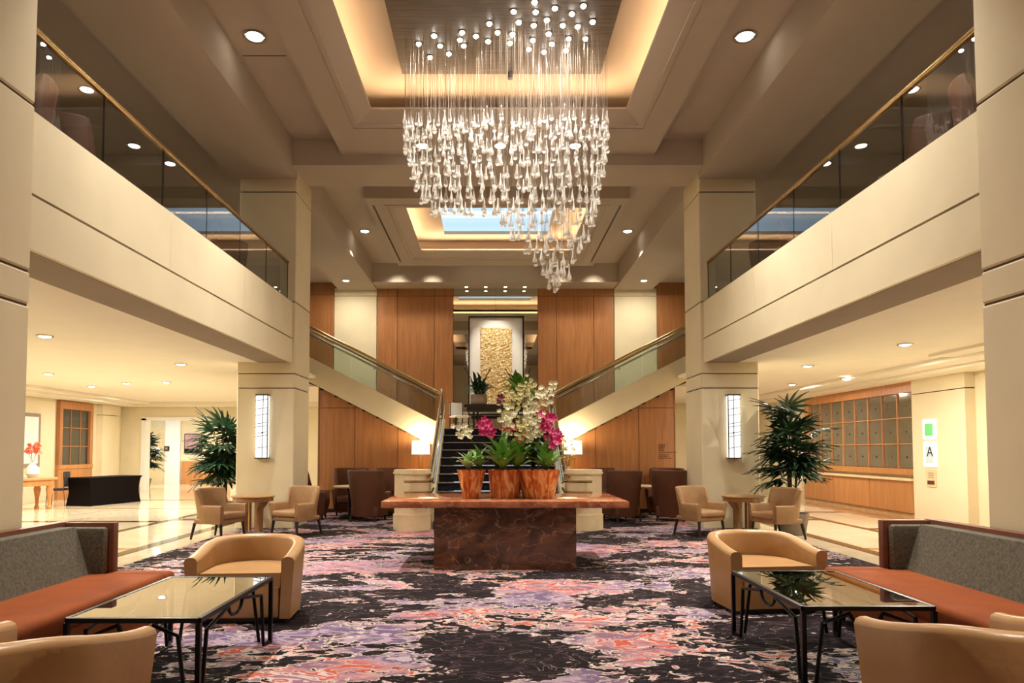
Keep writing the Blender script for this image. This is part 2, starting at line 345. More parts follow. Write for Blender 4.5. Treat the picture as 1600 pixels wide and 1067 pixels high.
def tag(o, label, cat, group=None, kind=None):
    o['label'] = label; o['category'] = cat
    if group: o['group'] = group
    if kind: o['kind'] = kind
    return o
def struct(name, mb, m, **k):
    o = mb.build(name, m, **k); o['kind'] = 'structure'; return o
KIDS = {}
def copy_tree(o, parent=None):
    c = o.copy(); C.objects.link(c)
    if parent: c.parent = parent; c.matrix_parent_inverse = o.matrix_parent_inverse.copy()
    for ch in list(o.children):
        if ch.name in C.objects and not ch.get('_new'): copy_tree(ch, c)
    return c
def B(*a): return MB().box(*a)

# =================================================================== THE SETTING
Y0 = -3.0
struct('floor', B(-16, 12, Y0, 32, -0.2, 0), 'floor')
fl = bpy.data.objects['floor']
def strip(x0, x1, y0, y1, m, name='floor_strip'): MB().box(x0, x1, y0, y1, 0.0, 0.004).build(name, m, fl)
for s in (-1, 1):
    strip(s*5.35, s*5.55, 4, 21, 'floordark')
    strip(s*6.9, s*7.05, 4, 21, 'floordark')
    strip(s*5.55, s*6.9, 10.3, 10.5, 'floortan'); strip(s*5.55, s*6.9, 14.6, 14.9, 'floordark'); strip(s*5.55, s*6.9, 19.0, 19.2, 'floortan')
strip(-12.9, -7.05, 14.2, 14.45, 'floordark'); strip(-12.9, -7.05, 17.4, 17.6, 'floortan'); strip(-12.9, -7.05, 20.4, 20.6, 'floordark')
strip(8.3, 9.2, 11, 21, 'floortan'); strip(7.05, 8.3, 12.9, 13.1, 'floordark'); strip(7.05, 8.3, 16.4, 16.6, 'floordark')
strip(-13.4, -12.9, 12, 24, 'floortan')
cp = MB().prism([(-4.85, Y0), (4.87, Y0), (4.87, 4.43), (3.88, 4.43), (3.88, 5.57), (4.87, 5.57), (4.87, 13.03), (3.88, 13.03), (3.88, 14.12), (4.2, 14.12), (4.2, 16.26), (1.38, 16.26), (1.38, 12.73), (-1.38, 12.73), (-1.38, 16.26), (-4.2, 16.26), (-4.2, 14.12), (-3.88, 14.12), (-3.88, 13.03), (-4.85, 13.03), (-4.85, 5.57), (-3.88, 5.57), (-3.88, 4.43), (-4.85, 4.43)], 'z', 0, 0.015).build('carpet', 'carpet')
tag(cp, 'patterned plum, black and coral wall-to-wall carpet covering the lounge floor', 'carpet')

# --- columns: square piers cut into blocks by dark reveals
def column(sx, y0, y1, label):
    e = empty('column', (sx*4.45, (y0 + y1)/2, 0)); tag(e, label, 'column')
    hx = 0.55; hy = (y1 - y0)/2
    cuts = [0, 2.68, 2.96, 4.35, 6.50, 6.95]
    for a, b in zip(cuts[:-1], cuts[1:]):
        MB().rbox(-hx, hx, -hy, hy, a + (0.009 if a else 0), b - 0.009, 0.015, 1).build('stone_block', 'wall', e)
    for a in cuts[1:-1]:
        MB().box(-hx + 0.015, hx - 0.015, -hy + 0.015, hy - 0.015, a - 0.012, a + 0.012).build('reveal', 'reveal', e)
    return e
column(-1, 13.05, 14.10, 'tall square cream column at the far left, behind the tan armchairs')
column(1, 13.05, 14.10, 'tall square cream column at the far right, behind the tan armchairs')
column(-1, 4.45, 5.55, 'tall square cream column cut off by the left edge, behind the left sofa')
column(1, 4.45, 5.55, 'tall square cream column cut off by the right edge, behind the right sofa')

# --- balconies: fascia panels, slab, soffit, railing
for s, side, pl in ((-1, 'left', 'left'), (1, 'right', 'right')):
    yb0, yb1 = 5.55, 13.05
    wb = struct('wall_balcony_' + side, B(s*4.0, s*4.2, Y0, 14.08, 3.19, 4.30), 'reveal')
    for a, b in ((5.55, 8.06), (8.06, 10.47), (10.47, 13.05)):
        MB().box(s*3.95, s*4.02, a + 0.009, b - 0.009, 3.645, 4.335).build('fascia_panel', 'wall', wb)
    MB().box(s*3.95, s*4.02, 5.55, 13.05, 3.17, 3.62).build('fascia_panel', 'wall', wb)
    for a, b in ((Y0, 4.45),):
        MB().box(s*3.95, s*4.02, a, b, 3.17, 4.335).build('fascia_panel', 'wall', wb)
    MB().box(s*4.02, s*4.25, Y0, 14.08, 4.30, 4.335).build('curb_cap', 'wall', wb)
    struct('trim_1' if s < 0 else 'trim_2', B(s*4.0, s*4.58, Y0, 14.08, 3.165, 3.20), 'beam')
    struct('trim_3' if s < 0 else 'trim_4', B(s*4.58, s*4.80, Y0, 14.08, 3.175, 3.21), 'lobceil')
    struct('trim_5' if s < 0 else 'trim_6', B(s*4.80, s*4.83, Y0, 14.08, 3.185, 3.22), 'reveal')
    # upper floor slab = lobby ceiling
    xo = -14 if s < 0 else 10.5
    struct('ceiling', B(s*4.2, xo, Y0, 14.08, 3.18, 4.05).box(s*5.7, xo, 14.08, 32 if s < 0 else 25, 3.18, 4.05).box(s*4.25, s*5.7, 14.08, 15.98, 3.18, 3.24).box(s*4.25, s*5.7, 18.1, 22.3, 3.18, 3.24).box(s*4.0, s*5.7, 22.3, 32 if s < 0 else 25, 3.18, 4.05), 'lobceil')
    struct('floor', B(s*4.2, s*10.4, Y0, 14.08, 4.05, 4.08).box(s*5.7, s*10.4, 14.08, 22.3, 4.05, 4.08), 'stone')
    # side beam over the balcony edge and balcony ceiling
    struct('trim_7' if s < 0 else 'trim_8', B(s*3.9, s*5.15, Y0, 22.3, 6.75, 7.6), 'ceil')
    struct('ceiling', B(s*5.15, s*10.4, Y0, 22.3, 7.0, 7.2), 'ceil')
    struct('wall_upper_' + side, B(s*10.3, s*10.5, Y0, 22.3, 4.05, 7.2), 'beam')
    # balcony railing
    r = empty('balcony_railing', (s*4.06, 9.3, 4.335))
    tag(r, 'frameless glass balcony railing with brass handrail above the %s lobby' % side, 'railing')
    ys = [5.56 + i*1.2475 for i in range(7)]
    for a, b in zip(ys[:-1], ys[1:]):
        MB().box(-0.007, 0.007, a - 9.3 + 0.006, b - 9.3 - 0.006, -0.03, 0.76).build('glass_pane', 'pane', r)
        MB().box(-0.009, 0.009, b - 9.3 - 0.007, b - 9.3 + 0.007, -0.03, 0.76).build('pane_joint', 'black', r)
    MB().rbox(-0.035, 0.035, 5.56 - 9.3, 13.04 - 9.3, 0.755, 0.80, 0.012, 2).build('handrail', 'brass', r, True)
    MB().box(-0.02, 0.02, 5.56 - 9.3, 13.04 - 9.3, -0.04, 0.0).build('base_channel', 'black', r)

# --- main hall ceiling: recess, dropped frame, lit tray
def ring(x0, x1, y0, y1, hx0, hx1, hy0, hy1, z0, z1, mb=None):
    m = mb or MB()
    m.box(x0, x1, y0, hy0, z0, z1); m.box(x0, x1, hy1, y1, z0, z1); m.box(x0, hx0, hy0, hy1, z0, z1); m.box(hx1, x1, hy0, hy1, z0, z1)
    return m
def tray(ya, yb, fa, fb, la, lb, ca, cb, sky=None):
    """recess ya..yb, frame fa..fb, lip opening la..lb, cavity ca..cb (depth ranges)"""
    ce = struct('ceiling', ring(-3.9, 3.9, ya, yb, -2.75, 2.75, ca, cb, 7.40, 7.55), 'ceil')
    fr = ring(-2.97, 2.97, fa, fb, -2.46, 2.46, la - 0.30, lb + 0.30, 7.10, 7.40); fr.build('dropped_frame', 'ceil', ce)
    # stepped moulding
    ring(-2.60, 2.60, la - 0.44, lb + 0.44, -2.53, 2.53, la - 0.37, lb + 0.37, 7.085, 7.10).build('moulding', 'ceil', ce)
    ring(-2.50, 2.50, la - 0.34, lb + 0.34, -2.43, 2.43, la - 0.27, lb + 0.27, 7.09, 7.13).build('moulding', 'ceil', ce)
    # sloped cove lip on four sides
    o = (2.45, la - 0.29, lb + 0.29); i = (2.16, la, lb); z0, z1 = 7.11, 7.25
    ov = [(-o[0], o[1]), (o[0], o[1]), (o[0], o[2]), (-o[0], o[2])]; iv = [(-i[0], i[1]), (i[0], i[1]), (i[0], i[2]), (-i[0], i[2])]
    m = MB(); v = [(x, y, z0) for x, y in ov] + [(x, y, z1) for x, y in iv] + [(x, y, z0 + 0.03) for x, y in ov] + [(x, y, z1 + 0.03) for x, y in iv]
    f = []
    for k in range(4):
        n = (k + 1) % 4; f += [(k, n, 4 + n, 4 + k), (8 + k, 12 + k, 12 + n, 8 + n), (4 + k, 4 + n, 12 + n, 12 + k), (k, 8 + k, 8 + n, n)]
    m.add(v, f); m.build('cove_lip', 'ceil', ce)
    # cavity
    w_ = MB(); ring(-2.85, 2.85, ca - 0.1, cb + 0.1, -2.75, 2.75, ca, cb, 7.40, 7.9, w_); w_.build('tray_wall', 'ceil', ce)
    if sky:
        ring(-2.85, 2.85, ca - 0.1, cb + 0.1, -1.5, 1.5, sky[0], sky[1], 7.75, 7.85).build('tray_ceiling', 'ceil', ce)
    else:
        B(-2.85, 2.85, ca - 0.1, cb + 0.1, 7.75, 7.85).build('tray_ceiling', 'ceil', ce)
    return ce
tray(Y0, 12.75, 4.2, 12.75, 5.0, 11.30, 4.6, 12.6)
bc = tray(13.8, 21.4, 15.0, 20.6, 15.85, 19.55, 15.25, 20.3, (16.2, 19.6))
struct('window_1', B(-1.5, 1.5, 16.2, 19.6, 7.86, 7.88), 'skyglass')
for s in (-1, 1): B(s*2.82, s*2.86, 15.45, 20.1, 7.092, 7.10).build('slot_diffuser', 'black', bc)
struct('trim_9', B(-3.9, 3.9, 12.75, 13.8, 6.9, 7.5), 'ceil')            # cross beam
struct('trim_10', B(-3.9, 3.9, 21.4, 22.3, 6.8, 7.5), 'ceil')            # bulkhead before the back wall
# flat service hatch seams beside the hall downlights
for s in (-1,): B(-3.85, -3.2, 9.98, 9.995, 7.394, 7.40).build('hatch_seam', 'reveal', bpy.data.objects['ceiling.002'] if 'ceiling.002' in bpy.data.objects else None)

# --- walls
struct('wall_front', B(-16, 12, Y0 - 0.2, Y0, 0, 7.6), 'wall')
# back wall behind the landing: veneer panels and plaster bays on a dark core
wbk = struct('wall_back', B(-10.4, 10.4, 22.36, 22.5, 4.05, 7.2).box(-4.2, 4.2, 22.36, 22.5, 2.0, 4.05), 'reveal')
def wpanel(x0, x1, z0, z1, m, y=22.30, par=wbk, name='wood_panel', g=0.008):
    MB().box(x0 + g, x1 - g, y, y + 0.07, z0 + g, z1 - g).build(name, m, par)
for s in (-1, 1):
    xs = [1.39, 2.01, 3.23, 3.90]
    for a, b in zip(xs[:-1], xs[1:]):
        a_, b_ = sorted((s*a, s*b))
        wpanel(a_, b_, 2.0, 6.55, 'wood'); wpanel(a_, b_, 6.55, 6.82, 'wood')
    a_, b_ = sorted((s*3.90, s*5.30)); wpanel(a_, b_, 3.19, 6.55, 'wall', name='plaster_panel', y=22.27); wpanel(a_, b_, 6.55, 6.82, 'wall', name='plaster_panel', y=22.27)
    a_, b_ = sorted((s*5.30, s*7.3)); wpanel(a_, b_, 4.0, 6.60, 'wood'); wpanel(a_, b_, 6.60, 7.0, 'wood')
    a_, b_ = sorted((s*7.3, s*10.3)); wpanel(a_, b_, 4.0, 7.0, 'wall', name='plaster_panel')
# mirror bay
mir = empty('wall_mirror', (0, 22.28, 2.0)); tag(mir, 'tall mirrored wall bay behind the gold relief artwork', 'mirror')
for a, b in ((-1.385, 0.0), (0.0, 1.385)):
    MB().box(a + 0.003, b - 0.003, 0.0, 0.02, 0.0, 4.8).build('mirror_panel', 'mirror', mir)

# veneer wall under the stair and core block
for s, side in ((-1, 'left'), (1, 'right')):
    zb = lambda x: 2.0 + 0.509*(abs(x) - 2.23) + 0.2
    core = struct('wall_stair_' + side, MB().prism([(s*1.36, 0.0), (s*4.22, 0.0), (s*4.22, zb(4.22) - 0.2), (s*1.36, zb(1.36) - 0.2)], 'y', 16.36, 22.3), 'reveal')
    xs = [1.36, 2.36, 3.39, 4.25]
    for a, b in zip(xs[:-1], xs[1:]):
        a_, b_ = a + 0.006, b - 0.006
        hi = 2.50
        def poly(z0, zcap):
            if zcap is None: return [(s*a_, z0), (s*b_, z0), (s*b_, zb(b_)), (s*a_, max(z0, zb(a_)))]
            za, zbb = min(zcap, zb(a_)), min(zcap, zb(b_))
            pts = [(s*a_, z0), (s*b_, z0), (s*b_, zbb)]
            if zb(a_) < zcap < zb(b_): xx = 2.23 + (zcap - 2.2)/0.509; pts.append((s*xx, zcap))
            pts.append((s*a_, za)); return pts
        MB().prism(poly(0.1, hi - 0.006), 'y', 16.30, 16.36).build('wood_panel', 'wood', core)
        if zb(b_) > hi + 0.05:
            xa = max(a_, 2.23 + (hi + 0.006 - 2.2)/0.509)
            MB().prism([(s*xa, hi + 0.006), (s*b_, hi + 0.006), (s*b_, zb(b_)), (s*xa, zb(xa) + 0.002)], 'y', 16.30, 16.36).build('wood_panel', 'wood', core)
    B(s*1.36, s*4.25, 16.27, 16.36, 0, 0.1).build('skirting', 'darkwood', core)
    B(s*4.23, s*4.27, 16.30, 22.3, 0, 3.17).build('wood_return', 'wood', core)
# lettering on the veneer panel at the right (too small to read in the photograph)
lt = empty('wall_lettering', (3.84, 16.298, 1.26)); tag(lt, 'small dark directory lettering on the veneer panel under the right stair flight', 'lettering')
rows = [(0.36, .16), (0.325, .14), (0.29, .15), (0.255, .13), (0.22, .16), (0.175, .42), (0.115, .22), (0.075, .24), (0.035, .30)]
for z, wd in rows:
    x = 0.02; mb = MB()
    while x < wd:
        l = random.uniform(0.03, 0.075); mb.box(x, min(x + l, wd + .02), -0.004, 0.002, z - 0.011, z + 0.011); x += l + 0.013
    mb.build('text_line', 'inkbrown', lt)

# right lobby wall
wr = struct('wall_right', B(9.32, 9.6, Y0, 25, 0, 3.18), 'wall')
wr2 = struct('wall_right_near', B(9.2, 9.32, Y0, 12.7, 0, 3.02), 'wall')
wr3 = struct('wall_right_pier', B(9.12, 9.32, 13.3, 15.0, 0, 2.70), 'wall'); B(9.12, 9.32, 13.3, 15.0, 2.72, 3.02).build('pier_head', 'wall', wr3); B(9.14, 9.32, 13.32, 14.98, 2.69, 2.73).build('reveal', 'reveal', wr3)
wr4 = struct('wall_right_far', B(9.08, 9.32, 20.38, 24.6, 0, 2.70), 'wall'); B(9.08, 9.32, 20.38, 24.6, 2.72, 3.02).build('pier_head', 'wall', wr4)
struct('trim_11', B(8.55, 9.32, Y0, 25, 3.02, 3.19), 'lobceil'); struct('trim_12', B(8.05, 8.55, Y0, 25, 3.08, 3.19), 'lobceil'); struct('trim_13', B(7.6, 8.05, Y0, 12.0, 3.13, 3.19), 'lobceil')
# far end of the right lobby
struct('wall_far_right', B(4.27, 9.6, 24.6, 24.8, 0, 3.2), 'wall')
# left lobby walls
wl = struct('wall_left', B(-13.8, -13.42, Y0, 24.6, 0, 3.18), 'wall')
B(-13.44, -13.2, 22.95, 24.0, 0, 2.66).build('pilaster', 'wall', wl); B(-13.44, -13.2, 22.95, 24.0, 2.68, 3.02).build('pilaster_head', 'wall', wl)
struct('trim_14', B(-13.45, -12.6, Y0, 24.6, 3.03, 3.19), 'lobceil'); struct('trim_15', B(-12.6, -12.1, Y0, 24.0, 3.10, 3.19), 'lobceil')
struct('trim_16', B(-12.6, -4.3, 23.9, 24.6, 3.03, 3.19), 'lobceil')
wfl = struct('wall_far_left', B(-13.8, -12.66, 24.5, 24.7, 0, 3.2), 'wall')
B(-12.66, -4.27, 24.5, 24.7, 2.59, 3.2).build('lintel', 'wall', wfl); B(-9.3, -4.27, 24.5, 24.7, 0, 2.59).build('plaster_panel', 'wall', wfl)
B(-12.66, -12.5, 24.42, 24.75, 0, 2.62).build('door_casing', 'white', wfl); B(-12.66, -9.3, 24.42, 24.75, 2.55, 2.66).build('door_casing', 'white', wfl)
B(-13.4, -12.68, 24.47, 24.5, 0, 0.16).build('skirting', 'floortan', wfl)
w2 = struct('wall_corridor', B(-16, -4.27, 30.0, 30.2, 0, 3.2), 'wall')
B(-15.6, -14.4, 29.9, 30.0, 0, 2.75).build('tan_panel', 'limestone', w2); B(-14.4, -13.75, 29.85, 30.0, 0, 2.8).build('casing', 'white', w2)
B(-13.7, -11.6, 29.92, 30.0, 0.0, 1.0).build('wainscot', 'wood2', w2); B(-16, -4.27, 29.95, 30.0, 0, 0.18).build('skirting', 'floortan', w2)
struct('wall_corridor_side', B(-16, -15.8, 24.6, 30.2, 0, 3.2), 'wall'); struct('wall_corridor_end', B(-4.27, -4.1, 22.3, 30.2, 0, 3.2), 'wall')
struct('wall_link_right', B(4.27, 4.4, 22.3, 24.8, 0, 3.2), 'wall')

# =================================================================== DOWNLIGHT FIXTURES
def downlight(x, y, z, label, r=0.09, lit=True, grp=None):
    e = empty('downlight', (x, y, z)); tag(e, label, 'downlight', grp)
    MB().lathe([(r, 0.0), (r*1.28, -0.004), (r*1.30, -0.014), (r*1.05, -0.018), (r, -0.012)], 20).build('trim_ring', 'steel', e, True)
    MB().lathe([(0.0001, -0.034), (r*0.55, -0.030), (r*0.85, -0.020), (r*0.98, -0.004)], 20).build('lens', 'bulb' if lit else 'steel', e)
downlight(-3.5, 9.5, 7.40, 'large recessed downlight in the upper ceiling at the left of the lit tray', 0.13)
downlight(3.5, 9.5, 7.40, 'large recessed downlight in the upper ceiling at the right of the lit tray', 0.13)
downlight(-3.55, 18.2, 7.40, 'recessed ceiling downlight left of the skylight tray', 0.12); downlight(3.55, 18.2, 7.40, 'recessed ceiling downlight right of the skylight tray', 0.12)
downlight(-4.65, 21.0, 6.75, 'small ceiling downlight above the left cream wall bay', 0.10); downlight(4.6, 21.0, 6.75, 'small ceiling downlight above the right cream wall bay', 0.10)
for x, n in ((-1.4, 'left'), (0.04, 'middle'), (1.42, 'right')): downlight(x, 12.35, 7.10, 'recessed downlight seen through the chandelier crystals, %s of three' % n, 0.11)
ordn = ['first', 'second', 'third', 'fourth']
for i, x in enumerate((-0.95, -0.32, 0.32, 0.95)):
    downlight(x, 20.9, 7.40, '%s from left of four small downlights in the recess before the mirror' % ordn[i], 0.07)
    downlight(x, 22.0, 6.8, '%s from left of four tiny downlights on the bulkhead above the mirror' % ordn[i], 0.055)
for i, (x, y) in enumerate(LOBL[:6]): downlight(x, y, 3.18, 'lit downlight in the left lobby ceiling, ' + ['nearest the camera', 'nearest the far left column', 'near the console table', 'above the marble walkway, second row', 'farthest one toward the wood window', 'above the far potted palm'][i], 0.09)
for i, (x, y) in enumerate(LOBR[:4]): downlight(x, y, 3.18 if x < 8.0 else 3.13, 'lit downlight in the right lobby ceiling, ' + ['nearest the camera', 'nearest the far right column', 'in front of the gridded mirror', 'farthest from the camera'][i], 0.09)
for s in (-1, 1):
    for i, (x, y) in enumerate(((6.3, 7.5), (6.3, 10.2), (6.3, 12.9))):
        downlight(s*x, y, 7.0, 'downlight in the %s balcony ceiling, %s' % ('left' if s < 0 else 'right', ['nearest', 'middle', 'farthest'][i]), 0.10)
        disk('downlight_lamp', (s*x, y, 6.96), 14, CREAM, 0.14)

# =================================================================== STAIRCASE
st = empty('staircase', (0, 13.0, 0)); tag(st, 'grand split staircase with black carpeted steps and glass balustrades', 'staircase')
NR = 12; RH = 2.0/NR; TD = 0.27; ys0 = 12.9
for i in range(NR):
    y0 = ys0 + i*TD
    MB().box(-1.22, 1.22, y0 - 13, y0 + TD - 13 + (0.02 if i < NR - 1 else 0), i*RH, (i + 1)*RH - 0.012).build('step', 'stepcarpet', st)
    MB().rbox(-1.22, 1.22, y0 - 0.025 - 13, y0 + 0.03 - 13, (i + 1)*RH - 0.022, (i + 1)*RH, 0.008, 1).build('nosing', 'stone', st)
yl = ys0 + NR*TD                                  # landing edge ~16.14
MB().box(-1.36, 1.36, yl - 13, 22.28 - 13, 1.82, 2.0).build('landing', 'limestone', st)
for s in (-1, 1):
    MB().box(s*1.36, s*4.2, 18.1 - 13, 22.28 - 13, 1.95, 2.0).build('landing_wing', 'limestone', st)
    # sloped curb of the centre flight
    MB().prism([(13.06 - 13, 0), (13.06 - 13, 0.47), (yl - 13, 2.22), (yl - 13, 0)], 'x', s*1.22, s*1.36).build('flight_curb', 'wall', st)
    # glass and rails of the centre flight
    MB().prism([(12.95 - 13, 0.42), (12.95 - 13, 1.02), (yl - 13, 2.86), (yl - 13, 2.22)], 'x', s*1.284, s*1.296).build('glass_pane', 'clear', st)
    MB().tube([(s*1.29, 12.62 - 13, 1.00), (s*1.29, 12.95 - 13, 1.06), (s*1.29, yl - 13, 2.90), (s*1.33, yl + 0.12 - 13, 2.93)], 0.030, 10).build('handrail', 'brass', st, True)
    MB().tube([(s*1.21, 12.85 - 13, 0.88), (s*1.21, yl - 13, 2.68)], 0.022, 8).build('handrail', 'steel', st, True)
    MB().bar((s*1.29, yl - 0.02 - 13, 2.1), (s*1.29, yl - 0.02 - 13, 2.9), 0.05).build('newel_post', 'steel', st)
    # side flight: stringer, steps, panes, rails
    zt = lambda x: 2.21 + 0.508*(x - 1.52)
    X1 = 5.6
    MB().prism([(s*1.36, zt(1.36) - 0.59), (s*1.36, zt(1.36)), (s*X1, zt(X1)), (s*X1, zt(X1) - 0.59)], 'y', 16.0 - 13, 16.13 - 13).build('stringer', 'wall', st)
    MB().prism([(s*1.36, zt(1.36) - 0.4), (s*1.36, zt(1.36)), (s*X1, zt(X1)), (s*X1, zt(X1) - 0.4)], 'y', 17.95 - 13, 18.08 - 13).build('stringer', 'wall', st)
    for i in range(12):
        xa = 1.5 + i*0.333
        MB().box(s*xa, s*(xa + 0.35), 16.13 - 13, 17.95 - 13, 2.0 + i*RH - 0.25, 2.0 + (i + 1)*RH).build('step', 'stepcarpet', st)
    xs = [1.40, 2.42, 3.44, 4.46, X1]
    for a, b in zip(xs[:-1], xs[1:]):
        MB().prism([(s*(a + .006), zt(a) - 0.03), (s*(b - .006), zt(b) - 0.03), (s*(b - .006), zt(b) + 0.70), (s*(a + .006), zt(a) + 0.70)], 'y', 16.05 - 13, 16.062 - 13).build('glass_pane', 'clear', st)
    MB().tube([(s*1.33, 16.056 - 13, zt(1.33) + 0.72), (s*X1, 16.056 - 13, zt(X1) + 0.72)], 0.032, 10).build('handrail', 'brass', st, True)
    MB().tube([(s*1.45, 16.16 - 13, zt(1.45) + 0.55), (s*X1, 16.16 - 13, zt(X1) + 0.55)], 0.024, 8).build('handrail', 'steel', st, True)
    for xb in (1.9, 2.9, 3.9, 4.9):
        MB().tube([(s*xb, 16.06 - 13, zt(xb) + 0.48), (s*xb, 16.16 - 13, zt(xb) + 0.53)], 0.012, 6).build('rail_bracket', 'steel', st)
    # far glass + rail of the side flight
    MB().prism([(s*1.5, zt(1.5)), (s*X1, zt(X1)), (s*X1, zt(X1) + 0.7), (s*1.5, zt(1.5) + 0.7)], 'y', 18.0 - 13, 18.012 - 13).build('glass_pane', 'clear', st)
    MB().tube([(s*1.5, 18.0 - 13, zt(1.5) + 0.72), (s*X1, 18.0 - 13, zt(X1) + 0.72)], 0.03, 8).build('handrail', 'brass', st, True)

# newel pedestals with half-round fronts
for s, side in ((-1, 'left'), (1, 'right')):
    e = empty('newel_pedestal', (s*1.60, 12.80, 0)); tag(e, 'cream limestone newel pedestal with rounded front at the %s foot of the stairs' % side, 'pedestal')
    def halfround(r, z0, z1, name, m='limestone', yb=0.25):
        pts = [(-r, yb), (-r, -0.08)] + [(-r + 2*r*(k/12), -0.08 - 0.22*math.sin(PI*k/12)*r/0.33) for k in range(1, 12)] + [(r, -0.08), (r, yb)]
        MB().prism(pts, 'z', z0, z1).build(name, m, e, True, 30)
    halfround(0.345, 0, 0.28, 'base'); halfround(0.350, 0.28, 0.31, 'band', 'limestone'); halfround(0.325, 0.31, 1.05, 'shaft'); halfround(0.35, 1.05, 1.085, 'cap'); halfround(0.335, 1.085, 1.13, 'cap')
    for z in (0.92, 0.72):
        pts = [(-s*0.10, -0.37, z), (0.0, -0.40, z), (s*-0.22, -0.34, z), (s*-0.36, -0.20, z), (s*-0.36, 0.2, z)]
        pts = [(s*0.10, -0.385, z), (0, -0.40, z), (-s*0.16, -0.385, z), (-s*0.30, -0.30, z), (-s*0.37, -0.15, z), (-s*0.37, 0.2, z + 0.05)]
        MB().tube(pts, 0.024, 8).build('rail_end', 'brass', e, True)
        MB().tube([(0, -0.40, z), (0, -0.30, z - 0.03)], 0.012, 6).build('rail_bracket', 'brass', e)

# =================================================================== CHANDELIER
ch = empty('chandelier', (0.12, 10.0, 7.63)); tag(ch, 'huge cascading glass teardrop chandelier hung from a dark bronze ceiling panel', 'chandelier')
PX = -0.12; PY = -10.0
MB().box(-1.58 + PX, 1.66 + PX, 5.6 + PY, 10.9 + PY, 0.0, 0.11).build('ceiling_panel', 'panel', ch)
DOTS = [(-1.22,10.05),(-0.97,9.85),(-0.9,10.1),(-1.08,10.4),(-0.78,10.31),(-0.55,9.77),(-0.59,9.95),(-0.54,10.1),(-0.35,9.86),(-0.15,9.56),(-0.03,9.77),(-0.17,9.99),(0.19,9.29),(0.27,9.53),(0.19,9.81),(0.16,10.03),(0.47,9.09),(0.5,9.3),(0.49,9.6),(0.5,9.96),(0.45,10.19),(0.67,9.48),(0.72,9.8),(0.79,10.05),(0.69,10.26),(0.76,9.22),(0.91,9.6),(1.01,9.34),(1.03,9.92),(1.02,10.22),(1.15,9.17),(1.13,9.63),(1.28,9.92),(1.33,9.52)]
pk = MB().lathe([(0.034, 0.0), (0.036, -0.02), (0.026, -0.034), (0.0001, -0.040)], 12).mesh('light_puck', M['puck'], True)
bz = MB().lathe([(0.036, 0.002), (0.055, 0.0), (0.055, -0.012), (0.036, -0.014)], 12).mesh('puck_bezel', M['steel'], True)
for x, y in DOTS:
    o = link('light_puck', pk, ch, (x + PX, y + PY, 0)); link('bezel', bz, o)
for k in range(0, len(DOTS), 4):
    x, y = DOTS[k]; spot('chandelier_spot', (x, y, 7.56), (x, y, 0), 150, NEUT, 120, 0.9, 0.04)
# drops
prof = [(0.0001, 0.0), (0.017, 0.003), (0.028, 0.013), (0.033, 0.030), (0.030, 0.048), (0.022, 0.072), (0.015, 0.10), (0.010, 0.135), (0.008, 0.17), (0.005, 0.215), (0.0001, 0.22)]
drop = MB().lathe(prof, 10).mesh('crystal_drop', M['crystal'], True, 80)
KX = [(-1.42, 5.95), (-1.28, 5.5), (-1.10, 5.05), (-0.8, 4.95), (-0.4, 4.98), (-0.02, 4.95), (0.05, 4.72), (0.35, 4.52), (0.6, 4.1), (0.82, 3.75), (1.0, 4.0), (1.15, 4.35), (1.40, 4.75), (1.62, 5.95)]
def zmin(x):
    for (a, za), (b, zb_) in zip(KX[:-1], KX[1:]):
        if a <= x <= b: return za + (zb_ - za)*(x - a)/(b - a)
    return 6.0
rd = random.Random(11); drops = []; wires = MB()
def ell(x, y): return ((x - 0.11)/1.55)**2 + ((y - 10.05)/1.0)**2
lev = 6.34; tier = 0
while lev > 3.7:
    xs_ = [x/100 for x in range(-142, 163) if zmin(x/100) <= lev + 0.01]
    if len(xs_) < 2: break
    xl, xr = xs_[0], xs_[-1]; cxm = (xl + xr)/2; a_ = max(0.05, (xr - xl)/2); b_ = 0.62*(a_/1.52)**0.8
    for shell in (1.0, 0.62, 0.28):
        per = 2*PI*math.sqrt((a_*a_ + b_*b_)/2)*shell
        cnt = max(2, int(per/(0.145 if shell == 1.0 else 0.34)))
        for k in range(cnt):
            a = 2*PI*(k + 0.5*(tier % 2))/cnt
            x = cxm + a_*shell*math.cos(a) + rd.uniform(-.02, .02); y = 10.05 + b_*shell*math.sin(a) + rd.uniform(-.03, .03)
            drops.append((x, y, lev + 0.35*(y - 10.05) + rd.uniform(-.05, .05), rd.uniform(0.85, 1.15)))
    lev -= 0.19; tier += 1
drops.sort(key=lambda d: d[1])
rest = MB(); base_v = [v.co[:] for v in drop.vertices]; base_f = [tuple(p.vertices) for p in drop.polygons]
for i, (x, y, z, s_) in enumerate(drops):
    if i < 298: link('crystal_drop', drop, ch, (x + PX, y + PY, z - 7.63), None, s_)
    else: rest.add([(v[0]*s_ + x + PX, v[1]*s_ + y + PY, v[2]*s_ + z - 7.63) for v in base_v], base_f)
    zt_ = z + 0.215*s_ - 7.63
    wires.tube([(x + PX, y + PY, zt_), (x + PX, y + PY, 0.0)], 0.0011, 3, False)
ro = rest.build('crystal_drops', 'crystal', ch, True, 80); ro['kind'] = 'stuff'
wo = wires.build('suspension_wires', 'stone', ch); wo['kind'] = 'stuff'
MB().box(0.02, 0.10, 0.82, 0.90, -0.10, 0.0).build('sensor_box', 'black', ch)

